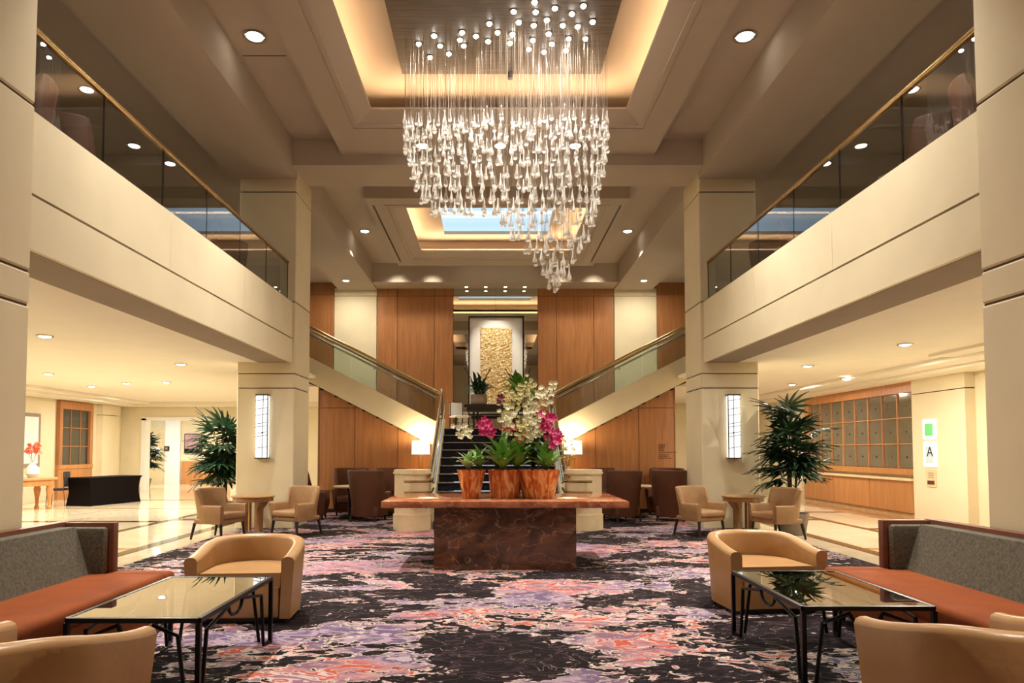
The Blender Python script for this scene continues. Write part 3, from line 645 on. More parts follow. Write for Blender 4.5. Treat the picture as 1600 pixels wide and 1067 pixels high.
# =================================================================== FURNITURE BUILDERS
def smooth(t): t = max(0, min(1, t)); return t*t*(3 - 2*t)
def barrel(W, Dp, th, zb, hb, ha, ya, yb, taper=0.94, flare=0.0, n=28, seat=0.42, drop_in=0.1):
    """U-shaped upholstered shell: open side toward -Y. returns MB"""
    a = W/2; b = min(a*0.98, Dp*0.6); y1 = Dp/2 - b
    path = []
    ns = 6
    for k in range(ns): path.append((a, -Dp/2 + (y1 + Dp/2)*k/ns, 1.0, 0.0))
    for k in range(n + 1):
        t = PI*k/n; path.append((a*math.cos(t), y1 + b*math.sin(t), math.cos(t)/a, math.sin(t)/b))
    for k in range(ns - 1, -1, -1): path.append((-a, -Dp/2 + (y1 + Dp/2)*k/ns, -1.0, 0.0))
    m = MB(); rows = []
    for x, y, nx, ny in path:
        l = math.hypot(nx, ny); nx, ny = nx/l, ny/l
        h = ha + (hb - ha)*smooth((y - ya)/(yb - ya))
        fl = flare*smooth((h - ha)/(hb - ha + 1e-6))
        r = th*0.35; row = []
        def P(off, z, sc): row.append(((x - nx*off)*sc + nx*fl*max(0, (z - zb)/(hb - zb)), (y - ny*off)*sc + ny*fl*max(0, (z - zb)/(hb - zb)), z))
        P(0, zb, taper); P(0, zb + (h - zb)*0.5, (1 + taper)/2); P(0, h - r, 1)
        P(r*0.3, h - r*0.3, 1); P(r, h, 1); P(th - r, h, 1); P(th - r*0.3, h - r*0.3, 1); P(th, h - r, 1)
        P(th, zb + (h - zb)*0.5, 1); P(th, seat - drop_in, 1); P(th*0.9, zb, taper)
        rows.append(row)
    k = len(rows[0]); v = [p for r_ in rows for p in r_]; f = []
    for i in range(len(rows) - 1):
        for j in range(k):
            f.append((i*k + j, i*k + (j + 1) % k, (i + 1)*k + (j + 1) % k, (i + 1)*k + j))
    f += [tuple(range(k)), tuple((len(rows) - 1)*k + j for j in range(k - 1, -1, -1))]
    return m.add(v, f)
def cushion(W, D0, D1, z0, z1, r=0.04): return MB().rbox(-W/2, W/2, D0, D1, z0, z1, r, 3)

def make_tub():
    e = empty('tub_chair')
    barrel(0.92, 0.86, 0.11, 0.04, 0.675, 0.57, -0.43, 0.30, 0.92, 0.0).build('shell', 'leather', e, True, 50)
    pts = [(0.335*math.cos(PI*k/16), 0.02 + 0.28*math.sin(PI*k/16)) for k in range(17)]
    pts = [(0.335, -0.40)] + pts + [(-0.335, -0.40)]
    MB().prism(pts, 'z', 0.30, 0.43).build('seat_cushion', 'leather', e, True, 30)
    MB().rbox(-0.325, 0.325, -0.41, -0.34, 0.05, 0.31, 0.015, 2).build('front_apron', 'leather', e, True, 30)
    MB().prism([(0.38, -0.36), (0.38, 0.05), (0.26, 0.28), (0, 0.36), (-0.26, 0.28), (-0.38, 0.05), (-0.38, -0.36)], 'z', 0.0, 0.05).build('plinth', 'darkwood', e)
    return e
def make_arm():
    e = empty('armchair')
    barrel(0.70, 0.66, 0.085, 0.27, 0.84, 0.57, 0.06, 0.15, 0.90, 0.06, seat=0.40).build('backrest', 'fabric_tan', e, True, 50)
    MB().rbox(-0.27, 0.27, -0.34, 0.22, 0.33, 0.44, 0.035, 3).build('seat_cushion', 'fabric_tan', e, True, 50)
    MB().rbox(-0.30, 0.30, -0.31, 0.24, 0.26, 0.34, 0.02, 2).build('seat_frame', 'fabric_tan', e, True, 50)
    for sx in (-1, 1):
        for sy in (-1, 1):
            x, y = sx*0.27, (-0.28 if sy < 0 else 0.24)
            MB().tube([(x, y, 0.27), (x + sx*0.02, y + sy*0.03 + (0.03 if sy > 0 else 0), 0.0)], [0.028, 0.018], 6).build('leg', 'darkwood', e)
    return e
def make_wing():
    e = empty('wing_chair')
    barrel(0.74, 0.74, 0.09, 0.10, 1.06, 0.60, -0.02, 0.14, 0.86, 0.07, seat=0.40).build('backrest', 'brown', e, True, 50)
    MB().rbox(-0.27, 0.27, -0.37, 0.24, 0.28, 0.44, 0.04, 3).build('seat_cushion', 'brown', e, True, 50)
    MB().rbox(-0.29, 0.29, -0.34, 0.26, 0.10, 0.30, 0.02, 2).build('seat_base', 'brown', e, True, 50)
    for sx in (-1, 1):
        for sy in (-1, 1): MB().tube([(sx*0.26, sy*0.27, 0.12), (sx*0.27, sy*0.29, 0)], [0.03, 0.02], 6).build('leg', 'darkwood', e)
    return e
def place(proto, first, loc, deg, label, cat, group):
    o = proto if first else copy_tree(proto)
    o.location = loc; o.rotation_euler = (0, 0, math.radians(deg)); tag(o, label, cat, group); return o
tub = make_tub(); g = 'tan leather tub chairs'
place(tub, True, (-2.29, 6.28, 0.015), 4, 'tan leather tub chair behind the left glass coffee table', 'tub chair', g)
place(tub, False, (2.43, 6.62, 0.015), 6, 'tan leather tub chair behind the right glass coffee table', 'tub chair', g)
place(tub, False, (-2.36, 3.22, 0.015), 172, 'tan leather tub chair seen from behind at the lower left corner', 'tub chair', g)
place(tub, False, (2.38, 3.42, 0.015), 186, 'tan leather tub chair seen from behind at the lower right corner', 'tub chair', g)
arm = make_arm(); g = 'tan armchairs at the round tables'
place(arm, True, (-4.72, 11.55, 0.015), 72, 'tan armchair in side view left of the left round table', 'armchair', g)
place(arm, False, (-3.52, 12.0, 0.015), -28, 'tan armchair facing forward right of the left round table', 'armchair', g)
place(arm, False, (3.50, 12.0, 0.015), 28, 'tan armchair facing forward left of the right round table', 'armchair', g)
place(arm, False, (4.70, 11.55, 0.015), -72, 'tan armchair in side view right of the right round table', 'armchair', g)
wing = make_wing(); g = 'brown wing chairs under the stairs'
W_ = [((-2.72, 14.45), 168, 'brown leather wing chair with its back to us left of the left pedestal'),
      ((-3.36, 15.72), 4, 'brown leather wing chair facing us behind the left bistro table'),
      ((-4.02, 14.75), 96, 'brown leather wing chair half hidden by the far left column'),
      ((-2.48, 15.72), -20, 'brown leather wing chair half hidden behind the left pedestal'),
      ((2.62, 14.45), 200, 'brown leather wing chair with its back to us right of the right pedestal'),
      ((3.66, 14.5), 165, 'brown leather wing chair with its back to us beside the far right column'),
      ((2.55, 15.68), 40, 'brown leather wing chair against the veneer wall behind the right pedestal chair'),
      ((3.85, 15.68), -30, 'brown leather wing chair against the veneer wall below the lettering')]
for i, (p, d, l) in enumerate(W_): place(wing, i == 0, (p[0], p[1], 0.015), d, l, 'wing chair', g)
g = 'dark wing chairs on the balconies'
for s, side in ((-1, 'left'), (1, 'right')):
    for i, (y, d) in enumerate(((6.5, 30), (7.6, 200), (10.6, 20), (11.9, 160))):
        place(wing, False, (s*4.85, y, 4.08), d*s, 'dark wing chair behind the %s balcony glass, %s' % (side, ['nearest the camera', 'second nearest', 'third from the camera', 'farthest from the camera'][i]), 'wing chair', g)

# bistro tables among the wing chairs
for s, side, p in ((-1, 'left', (-3.22, 14.98)), (1, 'right', (3.12, 15.2))):
    e = empty('bistro_table', (p[0], p[1], 0.015)); tag(e, 'small bistro table with a cream top among the %s wing chairs' % side, 'table', 'bistro tables')
    MB().lathe([(0.0001, 0.655), (0.34, 0.655), (0.36, 0.67), (0.36, 0.69), (0.34, 0.70), (0.0001, 0.70)], 28).build('table_top', 'limestone', e, True)
    MB().lathe([(0.06, 0.05), (0.045, 0.1), (0.04, 0.55), (0.10, 0.655)], 14).build('pedestal', 'darkwood', e, True)
    MB().lathe([(0.24, 0.0), (0.24, 0.02), (0.08, 0.05), (0.0001, 0.055)], 20).build('base', 'black', e, True)

# round side tables
for s, side in ((-1, 'left'), (1, 'right')):
    e = empty('round_table', (s*4.46, 12.48, 0.015)); tag(e, 'round wooden side table between the two %s tan armchairs' % side, 'table', 'round side tables')
    MB().lathe([(0.0001, 0.62), (0.36, 0.62), (0.385, 0.63), (0.385, 0.645), (0.36, 0.655), (0.0001, 0.655)], 32).build('table_top', 'tablewood', e, True)
    MB().lathe([(0.33, 0.55), (0.35, 0.55), (0.35, 0.62), (0.33, 0.62)], 28, wob=lambda a: 0.03*math.cos(4*a)).build('apron', 'tablewood', e, True)
    for k in range(4):
        a = PI/4 + k*PI/2; c, sn = math.cos(a), math.sin(a)
        MB().prism([(0.10, 0), (0.19, 0), (0.19, 0.40), (0.33, 0.56), (0.28, 0.60), (0.10, 0.55)], 'y', -0.022, 0.022).build('leg', 'tablewood', e).rotation_euler = (0, 0, a)

# sofas
for s, side in ((-1, 'left'), (1, 'right')):
    oy = 0.0 if s < 0 else 0.2
    e = empty('sofa', (s*3.35, 4.75 + oy, 0.015)); tag(e, 'rust seated banquette sofa with grey tweed back along the %s side' % side, 'sofa', 'banquette sofas')
    X = lambda v: v*s                              # local: +x is outward (toward wall) times s
    y0, y1 = -1.35, 1.18
    MB().rbox(X(-0.46), X(0.42), y0 + .05, y1 - 0.02, 0.06, 0.33, 0.02, 2).build('base', 'rust', e, True)
    MB().rbox(X(-0.50), X(0.36), y0, y1 - 0.14, 0.30, 0.45, 0.045, 3).build('seat_cushion', 'rust', e, True, 60)
    MB().rbox(X(-0.50), X(0.05), y1 - 0.16, y1 + 0.05, 0.30, 0.445, 0.045, 3).build('seat_cushion', 'rust', e, True, 60)
    MB().prism([(X(0.30), 0.06), (X(0.47), 0.06), (X(0.50), 0.87), (X(0.40), 0.87)], 'y', y0, y1).build('back_frame', 'rustdark', e)
    MB().prism([(X(0.10), 0.42), (X(0.34), 0.42), (X(0.41), 0.835), (X(0.26), 0.835)], 'y', y0 + 0.02, y1 - 0.16).build('back_cushion', 'grey', e)
    MB().rbox(X(-0.02), X(0.50), y1 - 0.08, y1, 0.42, 0.865, 0.012, 2).build('arm_frame', 'rustdark', e, True)
    MB().rbox(X(0.02), X(0.40), y1 - 0.16, y1 - 0.07, 0.43, 0.83, 0.03, 2).build('arm_cushion', 'grey', e, True)
    MB().rbox(X(-0.02), X(0.50), y0 - 0.08, y0, 0.06, 0.865, 0.012, 2).build('arm_frame', 'rustdark', e, True)
    for sx in (-0.40, 0.40):
        for yy in (y0 + .1, y1 - .1): MB().tube([(X(sx), yy, 0.07), (X(sx), yy, 0)], [0.03, 0.022], 8).build('foot', 'darkwood', e)

# coffee tables
for s, side, x0, x1, y0, y1 in ((-1, 'left', -2.59, -1.82, 4.03, 5.33), (1, 'right', 1.84, 2.66, 4.33, 5.58)):
    e = empty('coffee_table', ((x0 + x1)/2, (y0 + y1)/2, 0.015)); tag(e, 'glass topped black metal coffee table in front of the %s sofa' % side, 'coffee table', 'glass coffee tables')
    hx, hy, H = (x1 - x0)/2, (y1 - y0)/2, 0.505; t = 0.028
    m = MB()
    for sy in (-1, 1): m.bar((-hx, sy*hy, H - t/2), (hx, sy*hy, H - t/2), t)
    for sx in (-1, 1): m.bar((sx*hx, -hy, H - t/2), (sx*hx, hy, H - t/2), t)
    m.build('top_frame', 'black', e)
    MB().box(-hx + 0.01, hx - 0.01, -hy + 0.01, hy - 0.01, H - 0.012, H - 0.002).build('glass_top', 'tabletop', e)
    for sx in (-1, 1):
        for sy in (-1, 1): MB().bar((sx*hx, sy*hy, 0), (sx*hx, sy*hy, H - t), t).build('leg', 'black', e)
        # bent side bars: rise from the floor, lean, run along the side, with a hanging ring between
        for sy in (-1, 1):
            pts = [(sx*(hx - 0.02), sy*(hy - 0.10), 0.012), (sx*(hx - 0.02), sy*(hy - 0.16), H - 0.11), (sx*(hx - 0.03), sy*0.12, H - 0.05)]
            MB().tube(pts, 0.013, 6).build('bent_bar', 'black', e)
            MB().bar((sx*hx, sy*hy, 0.012), (sx*(hx - 0.02), sy*(hy - 0.10), 0.012), 0.022).build('foot_bar', 'black', e)
        MB().tube([(sx*(hx - 0.03), 0.12*math.cos(a), H - 0.055 - 0.075*math.sin(a)) for a in [PI*k/10 for k in range(11)]], 0.012, 6).build('ring', 'black', e)
    for sy in (-1, 1):
        for sx in (-1, 1):
            pts = [(sx*(hx - 0.08), sy*(hy - 0.02), 0.012), (sx*(hx - 0.13), sy*(hy - 0.02), H - 0.11), (sx*0.10, sy*(hy - 0.03), H - 0.05)]
            MB().tube(pts, 0.013, 6).build('bent_bar', 'black', e)
        MB().tube([(0.10*math.cos(a), sy*(hy - 0.03), H - 0.055 - 0.065*math.sin(a)) for a in [PI*k/10 for k in range(11)]], 0.012, 6).build('ring', 'black', e)

# centre marble table
e = empty('marble_table', (0.05, 9.2, 0.015)); tag(e, 'large marble centre table with a wide red slab top on a dark block base', 'table')
MB().rbox(-1.53, 1.53, -0.75, 0.80, 0.765, 0.850, 0.012, 2).build('slab_top', 'redmarble', e, True)
MB().box(-0.88, 0.88, -0.70, 0.62, 0.0, 0.765).build('block_base', 'brownmarble', e)

# =================================================================== CENTREPIECE PLANTING
TZ = 0.866
def leaf_mesh(name, Ln, Wd, arch, m, n=6):
    v = []; f = []
    for k in range(n + 1):
        t = k/n; w_ = Wd*(0.35 + 0.65*math.sin(PI*min(1, t*0.85 + 0.12)))*(1 - t**4)
        r = Ln*t; z = arch*Ln*(math.sin(t*PI*0.75))
        v += [(-w_/2, r*0.92, z + 0.15*w_), (0, r*0.92, z), (w_/2, r*0.92, z + 0.15*w_)]
    for k in range(n):
        for j in range(2): f.append((3*k + j, 3*k + j + 1, 3*k + j + 4, 3*k + j + 3))
    me = bpy.data.meshes.new(name); me.from_pydata(v, [], f); me.materials.append(M[m]); me.polygons.foreach_set('use_smooth', [True]*len(f)); return me
LF = leaf_mesh('leaf', 0.42, 0.10, 0.24, 'leaf'); LP = leaf_mesh('leaf', 0.27, 0.085, 0.22, 'leafpale'); LD = leaf_mesh('leaf', 0.36, 0.06, 0.35, 'palm')
def pot(x, y, z, r0, r1, h, label, sx=1.0, sy=1.0):
    e = empty('copper_pot', (x, y, z)); tag(e, label, 'pot', 'copper pots on the marble table')
    wob = lambda a: 0.025*math.cos(11*a) + 0.012*math.cos(23*a + 1)
    MB().lathe([(r0, 0), (r0*1.02, 0.01), ((r0 + r1)/2, h*0.5), (r1, h - 0.01), (r1*1.03, h), (r1*0.97, h), (r1*0.95, h - 0.04)], 44, sx=sx, sy=sy, wob=wob).build('pot_body', 'copper', e, True, 80)
    MB().lathe([(0.0001, h - 0.03), (r1*0.93, h - 0.03)], 28, sx=sx, sy=sy).build('soil', 'soil', e)
    return e
pot(-0.385, 8.98, TZ, 0.105, 0.185, 0.37, 'small tapered copper pot at the left end of the marble table display')
pot(0.06, 9.10, TZ, 0.19, 0.225, 0.37, 'middle upright copper pot on the marble table')
pot(0.50, 9.08, TZ, 0.205, 0.285, 0.37, 'wide tapered copper pot at the right of the marble table display')
rl = random.Random(5)
def rosette(x, y, z, n, scale, me, label, spread=(0.2, 1.0), name='bromeliad'):
    e = empty(name, (x, y, z)); tag(e, label, 'plant', 'leafy plants on the marble table')
    for k in range(n):
        a = k*2.399963 + rl.uniform(-.2, .2); t = k/n; el = spread[1] + (spread[0] - spread[1])*t**1.7 + rl.uniform(-.1, .1)
        link('leaf', me, e, (0, 0, 0), (el, 0, a), scale*rl.uniform(0.8, 1.1))
    MB().tube([(0, 0, -0.06), (0, 0, 0.05)], 0.018, 6).build('crown', 'stem', e)
pz = TZ + 0.385
rosette(-0.42, 8.93, pz, 15, 1.1, LP, 'pale green rosette plant in the small left copper pot', (1.2, 0.1))
rosette(-0.28, 8.98, pz, 12, 0.85, LF, 'green strap-leaved plant between the left and middle copper pots', (1.2, 0.2))
rosette(0.03, 8.95, pz, 22, 1.25, LF, 'largest bright green rosette plant in the middle copper pot', (1.35, 0.15))
rosette(0.22, 9.05, pz, 20, 1.2, LF, 'tall green rosette behind the gap of the middle and right pots', (1.4, 0.3))
rosette(0.60, 8.95, pz, 20, 1.15, LF, 'green rosette plant spreading over the right copper pot rim', (1.3, 0.05))
rosette(0.44, 9.15, pz, 18, 1.2, LD, 'dark green narrow-leaved plant at the back of the right pot', (1.4, 0.4))
rosette(-0.05, 9.22, pz, 18, 1.2, LD, 'dark green narrow-leaved plant at the back of the middle pot', (1.4, 0.4))
def blossom_mesh(m, r=0.035, np_=5, cup=0.3):
    v = [(0, 0, 0)]; f = []
    for k in range(np_):
        a = 2*PI*k/np_; b = len(v)
        for (q, da, z) in ((0.62, -0.60, 0.5), (1.0, -0.36, 1.0), (1.08, 0.0, 1.05), (1.0, 0.36, 1.0), (0.62, 0.60, 0.5)):
            v.append((r*q*math.cos(a + da), r*q*math.sin(a + da), r*cup*z))
        f.append((0, b, b + 1, b + 2, b + 3, b + 4))
    me = bpy.data.meshes.new('blossom'); me.from_pydata(v, [], f); me.materials.append(M[m]); return me
BL = {k: blossom_mesh(k, r) for k, r in (('magenta', 0.050), ('whitepetal', 0.034), ('yellowpetal', 0.028), ('coral', 0.036), ('maroon', 0.055))}
def spray(x, y, z, tx, ty, tz, kind, n, rad, label, name='orchid_spray', along=0.35):
    e = empty(name, (x, y, z)); tag(e, label, 'flowers', 'flower sprays on the marble table')
    top = Vector((tx - x, ty - y, tz - z)); pts = [Vector((top.x*t**1.6, top.y*t, top.z*(1 - (1 - t)**1.5))) for t in [k/7 for k in range(8)]]
    MB().tube(pts, 0.005, 5).build('stem', 'stem', e)
    for k in range(n):
        t = 1 - along*rl.random(); i = min(6, int(t*7)); p = pts[i].lerp(pts[i + 1], t*7 - i)
        d = Vector((rl.gauss(0, 1), rl.gauss(0, 1) - 0.5, rl.gauss(0, 0.8))).normalized()*rad*rl.uniform(0.3, 1)
        q = p + d; face = Vector((d.x*0.6, -1, 0.35 + d.z)).normalized()
        link('blossom', BL[kind], e, q, face.to_track_quat('Z', 'Y').to_euler(), rl.uniform(0.8, 1.15))
S_ = [((0.50, 9.1), (0.62, 9.05, 1.93), 'magenta', 26, 0.12, 'magenta orchid cluster, highest at the right'),
      ((0.60, 9.05), (0.72, 8.95, 1.66), 'magenta', 22, 0.11, 'magenta orchid cluster, lowest at the right above the wide pot'),
      ((-0.05, 9.1), (-0.24, 9.0, 1.83), 'magenta', 16, 0.10, 'magenta orchid cluster at the left over the stairs'),
      ((-0.25, 9.05), (-0.56, 8.95, 1.78), 'whitepetal', 18, 0.13, 'white orchid spray leaning out to the far left'),
      ((0.05, 9.15), (0.12, 9.15, 1.86), 'coral', 12, 0.13, 'coral blossoms in the middle of the arrangement'),
      ((0.02, 9.1), (-0.02, 9.05, 2.27), 'maroon', 2, 0.03, 'single dark maroon bloom standing above the arrangement'),
      ((0.15, 9.2), (0.05, 9.15, 2.12), 'yellowpetal', 34, 0.17, 'pale lime orchid spray left of the tall white one'),
      ((0.30, 9.2), (0.35, 9.2, 2.38), 'yellowpetal', 36, 0.17, 'pale lime orchid spray rising highest in the centre'),
      ((0.42, 9.2), (0.52, 9.2, 2.22), 'whitepetal', 34, 0.17, 'cream orchid spray right of the highest spray'),
      ((0.50, 9.25), (0.74, 9.2, 2.42), 'whitepetal', 12, 0.10, 'cream orchid stem arching out to the upper right'),
      ((0.25, 9.1), (0.28, 9.0, 1.80), 'yellowpetal', 34, 0.17, 'pale lime blossoms low in the centre above the leaves'),
      ((0.40, 9.1), (0.44, 9.0, 1.98), 'whitepetal', 26, 0.15, 'cream blossoms beside the highest magenta cluster'),
      ((0.2, 9.1), (0.33, 9.0, 1.66), 'coral', 6, 0.09, 'few coral blossoms low beside the right pot leaves'),
      ((0.10, 9.12), (0.10, 9.0, 1.98), 'whitepetal', 26, 0.17, 'cream blossoms between the maroon bloom and the coral ones'),
      ((0.32, 9.15), (0.48, 9.05, 1.78), 'whitepetal', 22, 0.16, 'cream blossoms between the two right magenta clusters'),
      ((0.25, 9.22), (0.22, 9.2, 2.28), 'yellowpetal', 30, 0.17, 'pale lime blossoms just left of the highest spray')]
for (x, y), (tx, ty, tz), kd, n, r, l in S_: spray(x, y, pz - 0.04, tx, ty, tz, kd, n, r, l)

# =================================================================== PALMS
def frond_mesh():
    v = []; f = []; nL = 9
    for k in range(nL):
        a = -1.75 + 3.5*k/(nL - 1); ln = 0.34*(1 - 0.25*abs(a)/1.75); b = len(v)
        for j in range(4):
            t = j/3; w_ = 0.026*(1.0 if j in (1,) else 0.75 if j == 2 else 0.35 if j == 0 else 0.08)
            r = 0.02 + ln*t; z = -0.16*ln*t*t*2
            for sg in (-1, 0, 1):
                v.append((r*math.sin(a) + sg*w_*math.cos(a), r*math.cos(a) - sg*w_*math.sin(a), z + (0.008 if sg else 0)))
        for j in range(3):
            for i in range(2): f.append((b + 3*j + i, b + 3*j + i + 1, b + 3*j + i + 4, b + 3*j + i + 3))
    b = len(v); v += [(-0.004, -0.18, -0.02), (0.004, -0.18, -0.02), (0.004, 0.03, 0), (-0.004, 0.03, 0)]; f.append((b, b + 1, b + 2, b + 3))
    me = bpy.data.meshes.new('frond'); me.from_pydata(v, [], f); me.materials.append(M['palm']); return me
FR = frond_mesh()
def palm(x, y, z, H, R, nf, label, seed, name='potted_palm', ncane=7, pots=True, low=0.32):
    q = random.Random(seed); e = empty(name, (x, y, z)); tag(e, label, 'palm', 'potted palms')
    if pots:
        MB().lathe([(0.20, 0), (0.22, 0.02), (0.28, 0.36), (0.30, 0.38), (0.27, 0.38), (0.25, 0.34)], 24).build('pot', 'stone', e, True)
        MB().lathe([(0.0001, 0.34), (0.26, 0.34)], 20).build('soil', 'soil', e)
    canes = []
    for k in range(ncane):
        a = q.uniform(0, 2*PI); r0 = q.uniform(0.02, 0.12); r1 = q.uniform(0.05, R*0.5); h = H*q.uniform(0.62, 0.92)
        p0 = Vector((r0*math.cos(a), r0*math.sin(a), 0.33 if pots else 0)); p1 = Vector((r1*math.cos(a), r1*math.sin(a), h)); canes.append((p0, p1))
        MB().tube([p0, p0.lerp(p1, 0.5) + Vector((0, 0, 0.03)), p1], 0.013, 6).build('cane', 'cane', e)
    for k in range(nf):
        p0, p1 = canes[k % ncane]; t = q.uniform(low, 1.0) if k >= ncane else 1.0
        p = p0.lerp(p1, t); a = q.uniform(0, 2*PI); el = q.uniform(-0.35, 0.75) if t < 0.97 else q.uniform(0.5, 1.3)
        l = q.uniform(0.12, R*0.62)
        d = Vector((math.cos(a)*math.cos(el), math.sin(a)*math.cos(el), math.sin(el)))
        o = link('frond', FR, e, p + d*l, None, q.uniform(1.0, 1.45))
        o.rotation_euler = (el, 0, a - PI/2)
    return e
palm(-5.85, 14.7, 0, 2.1, 0.64, 110, 'leafy potted palm standing behind the far left column', 3)
palm(5.22, 12.2, 0, 2.2, 0.52, 75, 'tall potted palm standing beside the far right column', 8, low=0.45)
palm(-13.55, 26.4, 0, 2.1, 0.6, 80, 'small distant palm in the corridor beyond the left lobby', 21)

# =================================================================== SCONCES
for s, side in ((-1, 'left'), (1, 'right')):
    e = empty('wall_sconce', (s*4.48, 13.05, 1.94)); tag(e, 'tall glowing alabaster wall sconce with black ironwork on the far %s column' % side, 'sconce', 'column sconces')
    hw, hh, d = 0.115, 0.61, 0.12
    MB().rbox(-hw, hw, -d, -0.01, -hh + 0.02, hh - 0.02, 0.02, 2).build('diffuser', 'sconce', e, True)
    m = MB(); m.box(-hw - 0.008, hw + 0.008, -d - 0.01, 0, hh - 0.02, hh); m.box(-hw - 0.008, hw + 0.008, -d - 0.01, 0, -hh, -hh + 0.02); m.build('end_cap', 'black', e)
    MB().bar((-s*hw*1.0, -d - 0.006, -hh), (-s*hw*1.0, -d - 0.006, hh), 0.014).build('iron_bar', 'black', e)
    MB().bar((s*hw*-0.15, -d - 0.006, -hh), (s*hw*-0.15 + 0.01, -d - 0.006, hh), 0.009).build('iron_bar', 'black', e)
    for z in (-0.40, -0.18, -0.12, 0.0, 0.06, 0.22, 0.34, 0.50):
        MB().bar((-hw, -d - 0.006, z - 0.015), (hw, -d - 0.006, z + 0.02), 0.009).build('iron_twig', 'black', e)
    MB().lathe([(0.0001, -0.018), (0.016, -0.008), (0.018, 0), (0.016, 0.008), (0.0001, 0.018)], 10, (s*hw*-0.15, -d - 0.008, -0.12)).build('iron_bead', 'black', e, True)

# =================================================================== LAMPS ON SIDE TABLES BY THE STAIR
for s, side in ((-1, 'left'), (1, 'right')):
    x, y = s*1.76, 15.80
    e = empty('side_table', (x, y, 0.015)); tag(e, 'dark side table behind the %s stair pedestal' % side, 'table')
    MB().rbox(-0.28, 0.28, -0.22, 0.22, 0.70, 0.74, 0.01, 1).build('table_top', 'darkwood', e)
    for sx in (-1, 1):
        for sy in (-1, 1): MB().bar((sx*0.24, sy*0.18, 0), (sx*0.24, sy*0.18, 0.70), 0.04).build('leg', 'darkwood', e)
    e = empty('table_lamp', (x, y, 0.755)); tag(e, 'lit table lamp with a cream drum shade beside the %s pedestal' % side, 'lamp', 'table lamps')
    MB().lathe([(0.10, 0), (0.10, 0.02), (0.02, 0.03)], 20).build('base', 'brass', e, True)
    for dx in (-0.035, 0.035): MB().tube([(dx, 0, 0.02), (dx, 0, 0.70)], 0.009, 8).build('stem', 'brass', e)
    MB().lathe([(0.21, 0.64), (0.20, 0.95), (0.195, 0.95), (0.205, 0.64)], 28).build('shade', 'shade', e, True)
    d = bpy.data.lights.new('lamp_bulb', 'POINT'); d.energy = 45; d.color = WARM; d.shadow_soft_size = 0.06
    o = bpy.data.objects.new('lamp_bulb', d); C.objects.link(o); o.parent = e; o.location = (0, 0, 0.98)
# white flowers in a vase in front of the right lamp
e = empty('flower_vase', (1.62, 15.62, 0.755)); tag(e, 'white blossoms in a vase glowing in front of the right table lamp', 'flowers')
MB().lathe([(0.05, 0), (0.07, 0.1), (0.06, 0.28), (0.045, 0.34), (0.055, 0.36)], 16).build('vase', 'white', e, True)
for k in range(40):
    a = rl.uniform(0, 2*PI); r = 0.2*math.sqrt(rl.random()); z = 0.75 + rl.uniform(-0.2, 0.32)
    link('blossom', BL['whitepetal'], e, (r*math.cos(a), r*math.sin(a), z), (1.2, 0, a), 1.1)
for k in range(6):
    a = k*PI/3; MB().tube([(0, 0, 0.3), (0.12*math.cos(a), 0.12*math.sin(a), 0.72)], 0.004, 4).build('stem', 'stem', e)

# =================================================================== LANDING: ART, CONSOLE, PLANTERS, CHAIR
e = empty('relief_artwork', (0.02, 22.1, 2.62)); tag(e, 'tall gold relief artwork in a white mount with thin black frame on the mirrored bay', 'artwork')
ring(-0.88, 0.88, 0, 0, 0, 0, 0, 0, 0, 0)
m = MB(); m.box(-0.90, -0.86, -0.06, 0.16, 0, 3.22); m.box(0.86, 0.90, -0.06, 0.16, 0, 3.22); m.box(-0.90, 0.90, -0.06, 0.16, 3.18, 3.22); m.box(-0.90, 0.90, -0.06, 0.16, 0, 0.04); m.build('frame', 'black', e)
MB().box(-0.86, 0.86, 0.03, 0.14, 0.04, 3.18).build('mount', 'white', e)
art = MB(); ra = random.Random(4); nx, nz = 26, 70; v = []; f = []
for j in range(nz + 1):
    for i in range(nx + 1):
        v.append((-0.51 + 1.02*i/nx, 0.0 + ra.uniform(-0.018, 0.012), 0.10 + 2.75*j/nz))
for j in range(nz):
    for i in range(nx): f.append((j*(nx + 1) + i, j*(nx + 1) + i + 1, (j + 1)*(nx + 1) + i + 1, (j + 1)*(nx + 1) + i))
art.add(v, f); art.box(-0.51, 0.51, 0.015, 0.04, 0.10, 2.85); art.build('gold_relief', 'art', e)
spot('art_light', (0.0, 20.9, 6.9), (0.0, 22.1, 4.0), 330, CREAM, 55, 0.7)
e = empty('console_table', (-0.05, 20.0, 2.0)); tag(e, 'black console table with pedestal legs on the stair landing', 'console table')
MB().rbox(-0.88, 0.98, -0.24, 0.24, 0.72, 0.82, 0.015, 2).build('table_top', 'darkwood', e)
MB().box(-0.80, 0.90, -0.20, 0.20, 0.60, 0.72).build('apron', 'darkwood', e)
for x in (-0.60, -0.48, 0.58, 0.70): MB().rbox(x - 0.03, x + 0.03, -0.12, 0.12, 0, 0.60, 0.01, 1).build('leg', 'darkwood', e)
for x, nm, me, kind in ((-0.50, 'dark green leafy plant in a grey stone planter, left on the landing console', LD, 'l'), (0.68, 'pale green leafy plant in a grey stone planter, right on the landing console', LF, 'r')):
    e = empty('planter', (x, 20.0, 2.82)); tag(e, nm, 'planter', 'planters on the landing console')
    MB().rbox(-0.24, 0.24, -0.18, 0.18, 0, 0.30, 0.03, 2).build('stone_planter', 'stone', e, True)
    for k in range(70):
        a = k*2.399963; link('leaf', me, e, (rl.uniform(-.15, .15), rl.uniform(-.1, .1), 0.28 + rl.uniform(0, 0.25)), (rl.uniform(-0.5, 1.0), 0, a), rl.uniform(1.0, 1.7))
    for dx in (-0.22, 0.18): MB().tube([(dx*0.5, 0, 0.3), (dx, 0, 0.75), (dx*1.9, 0.02, 1.08)], 0.014, 5).build('twig', 'cane', e)
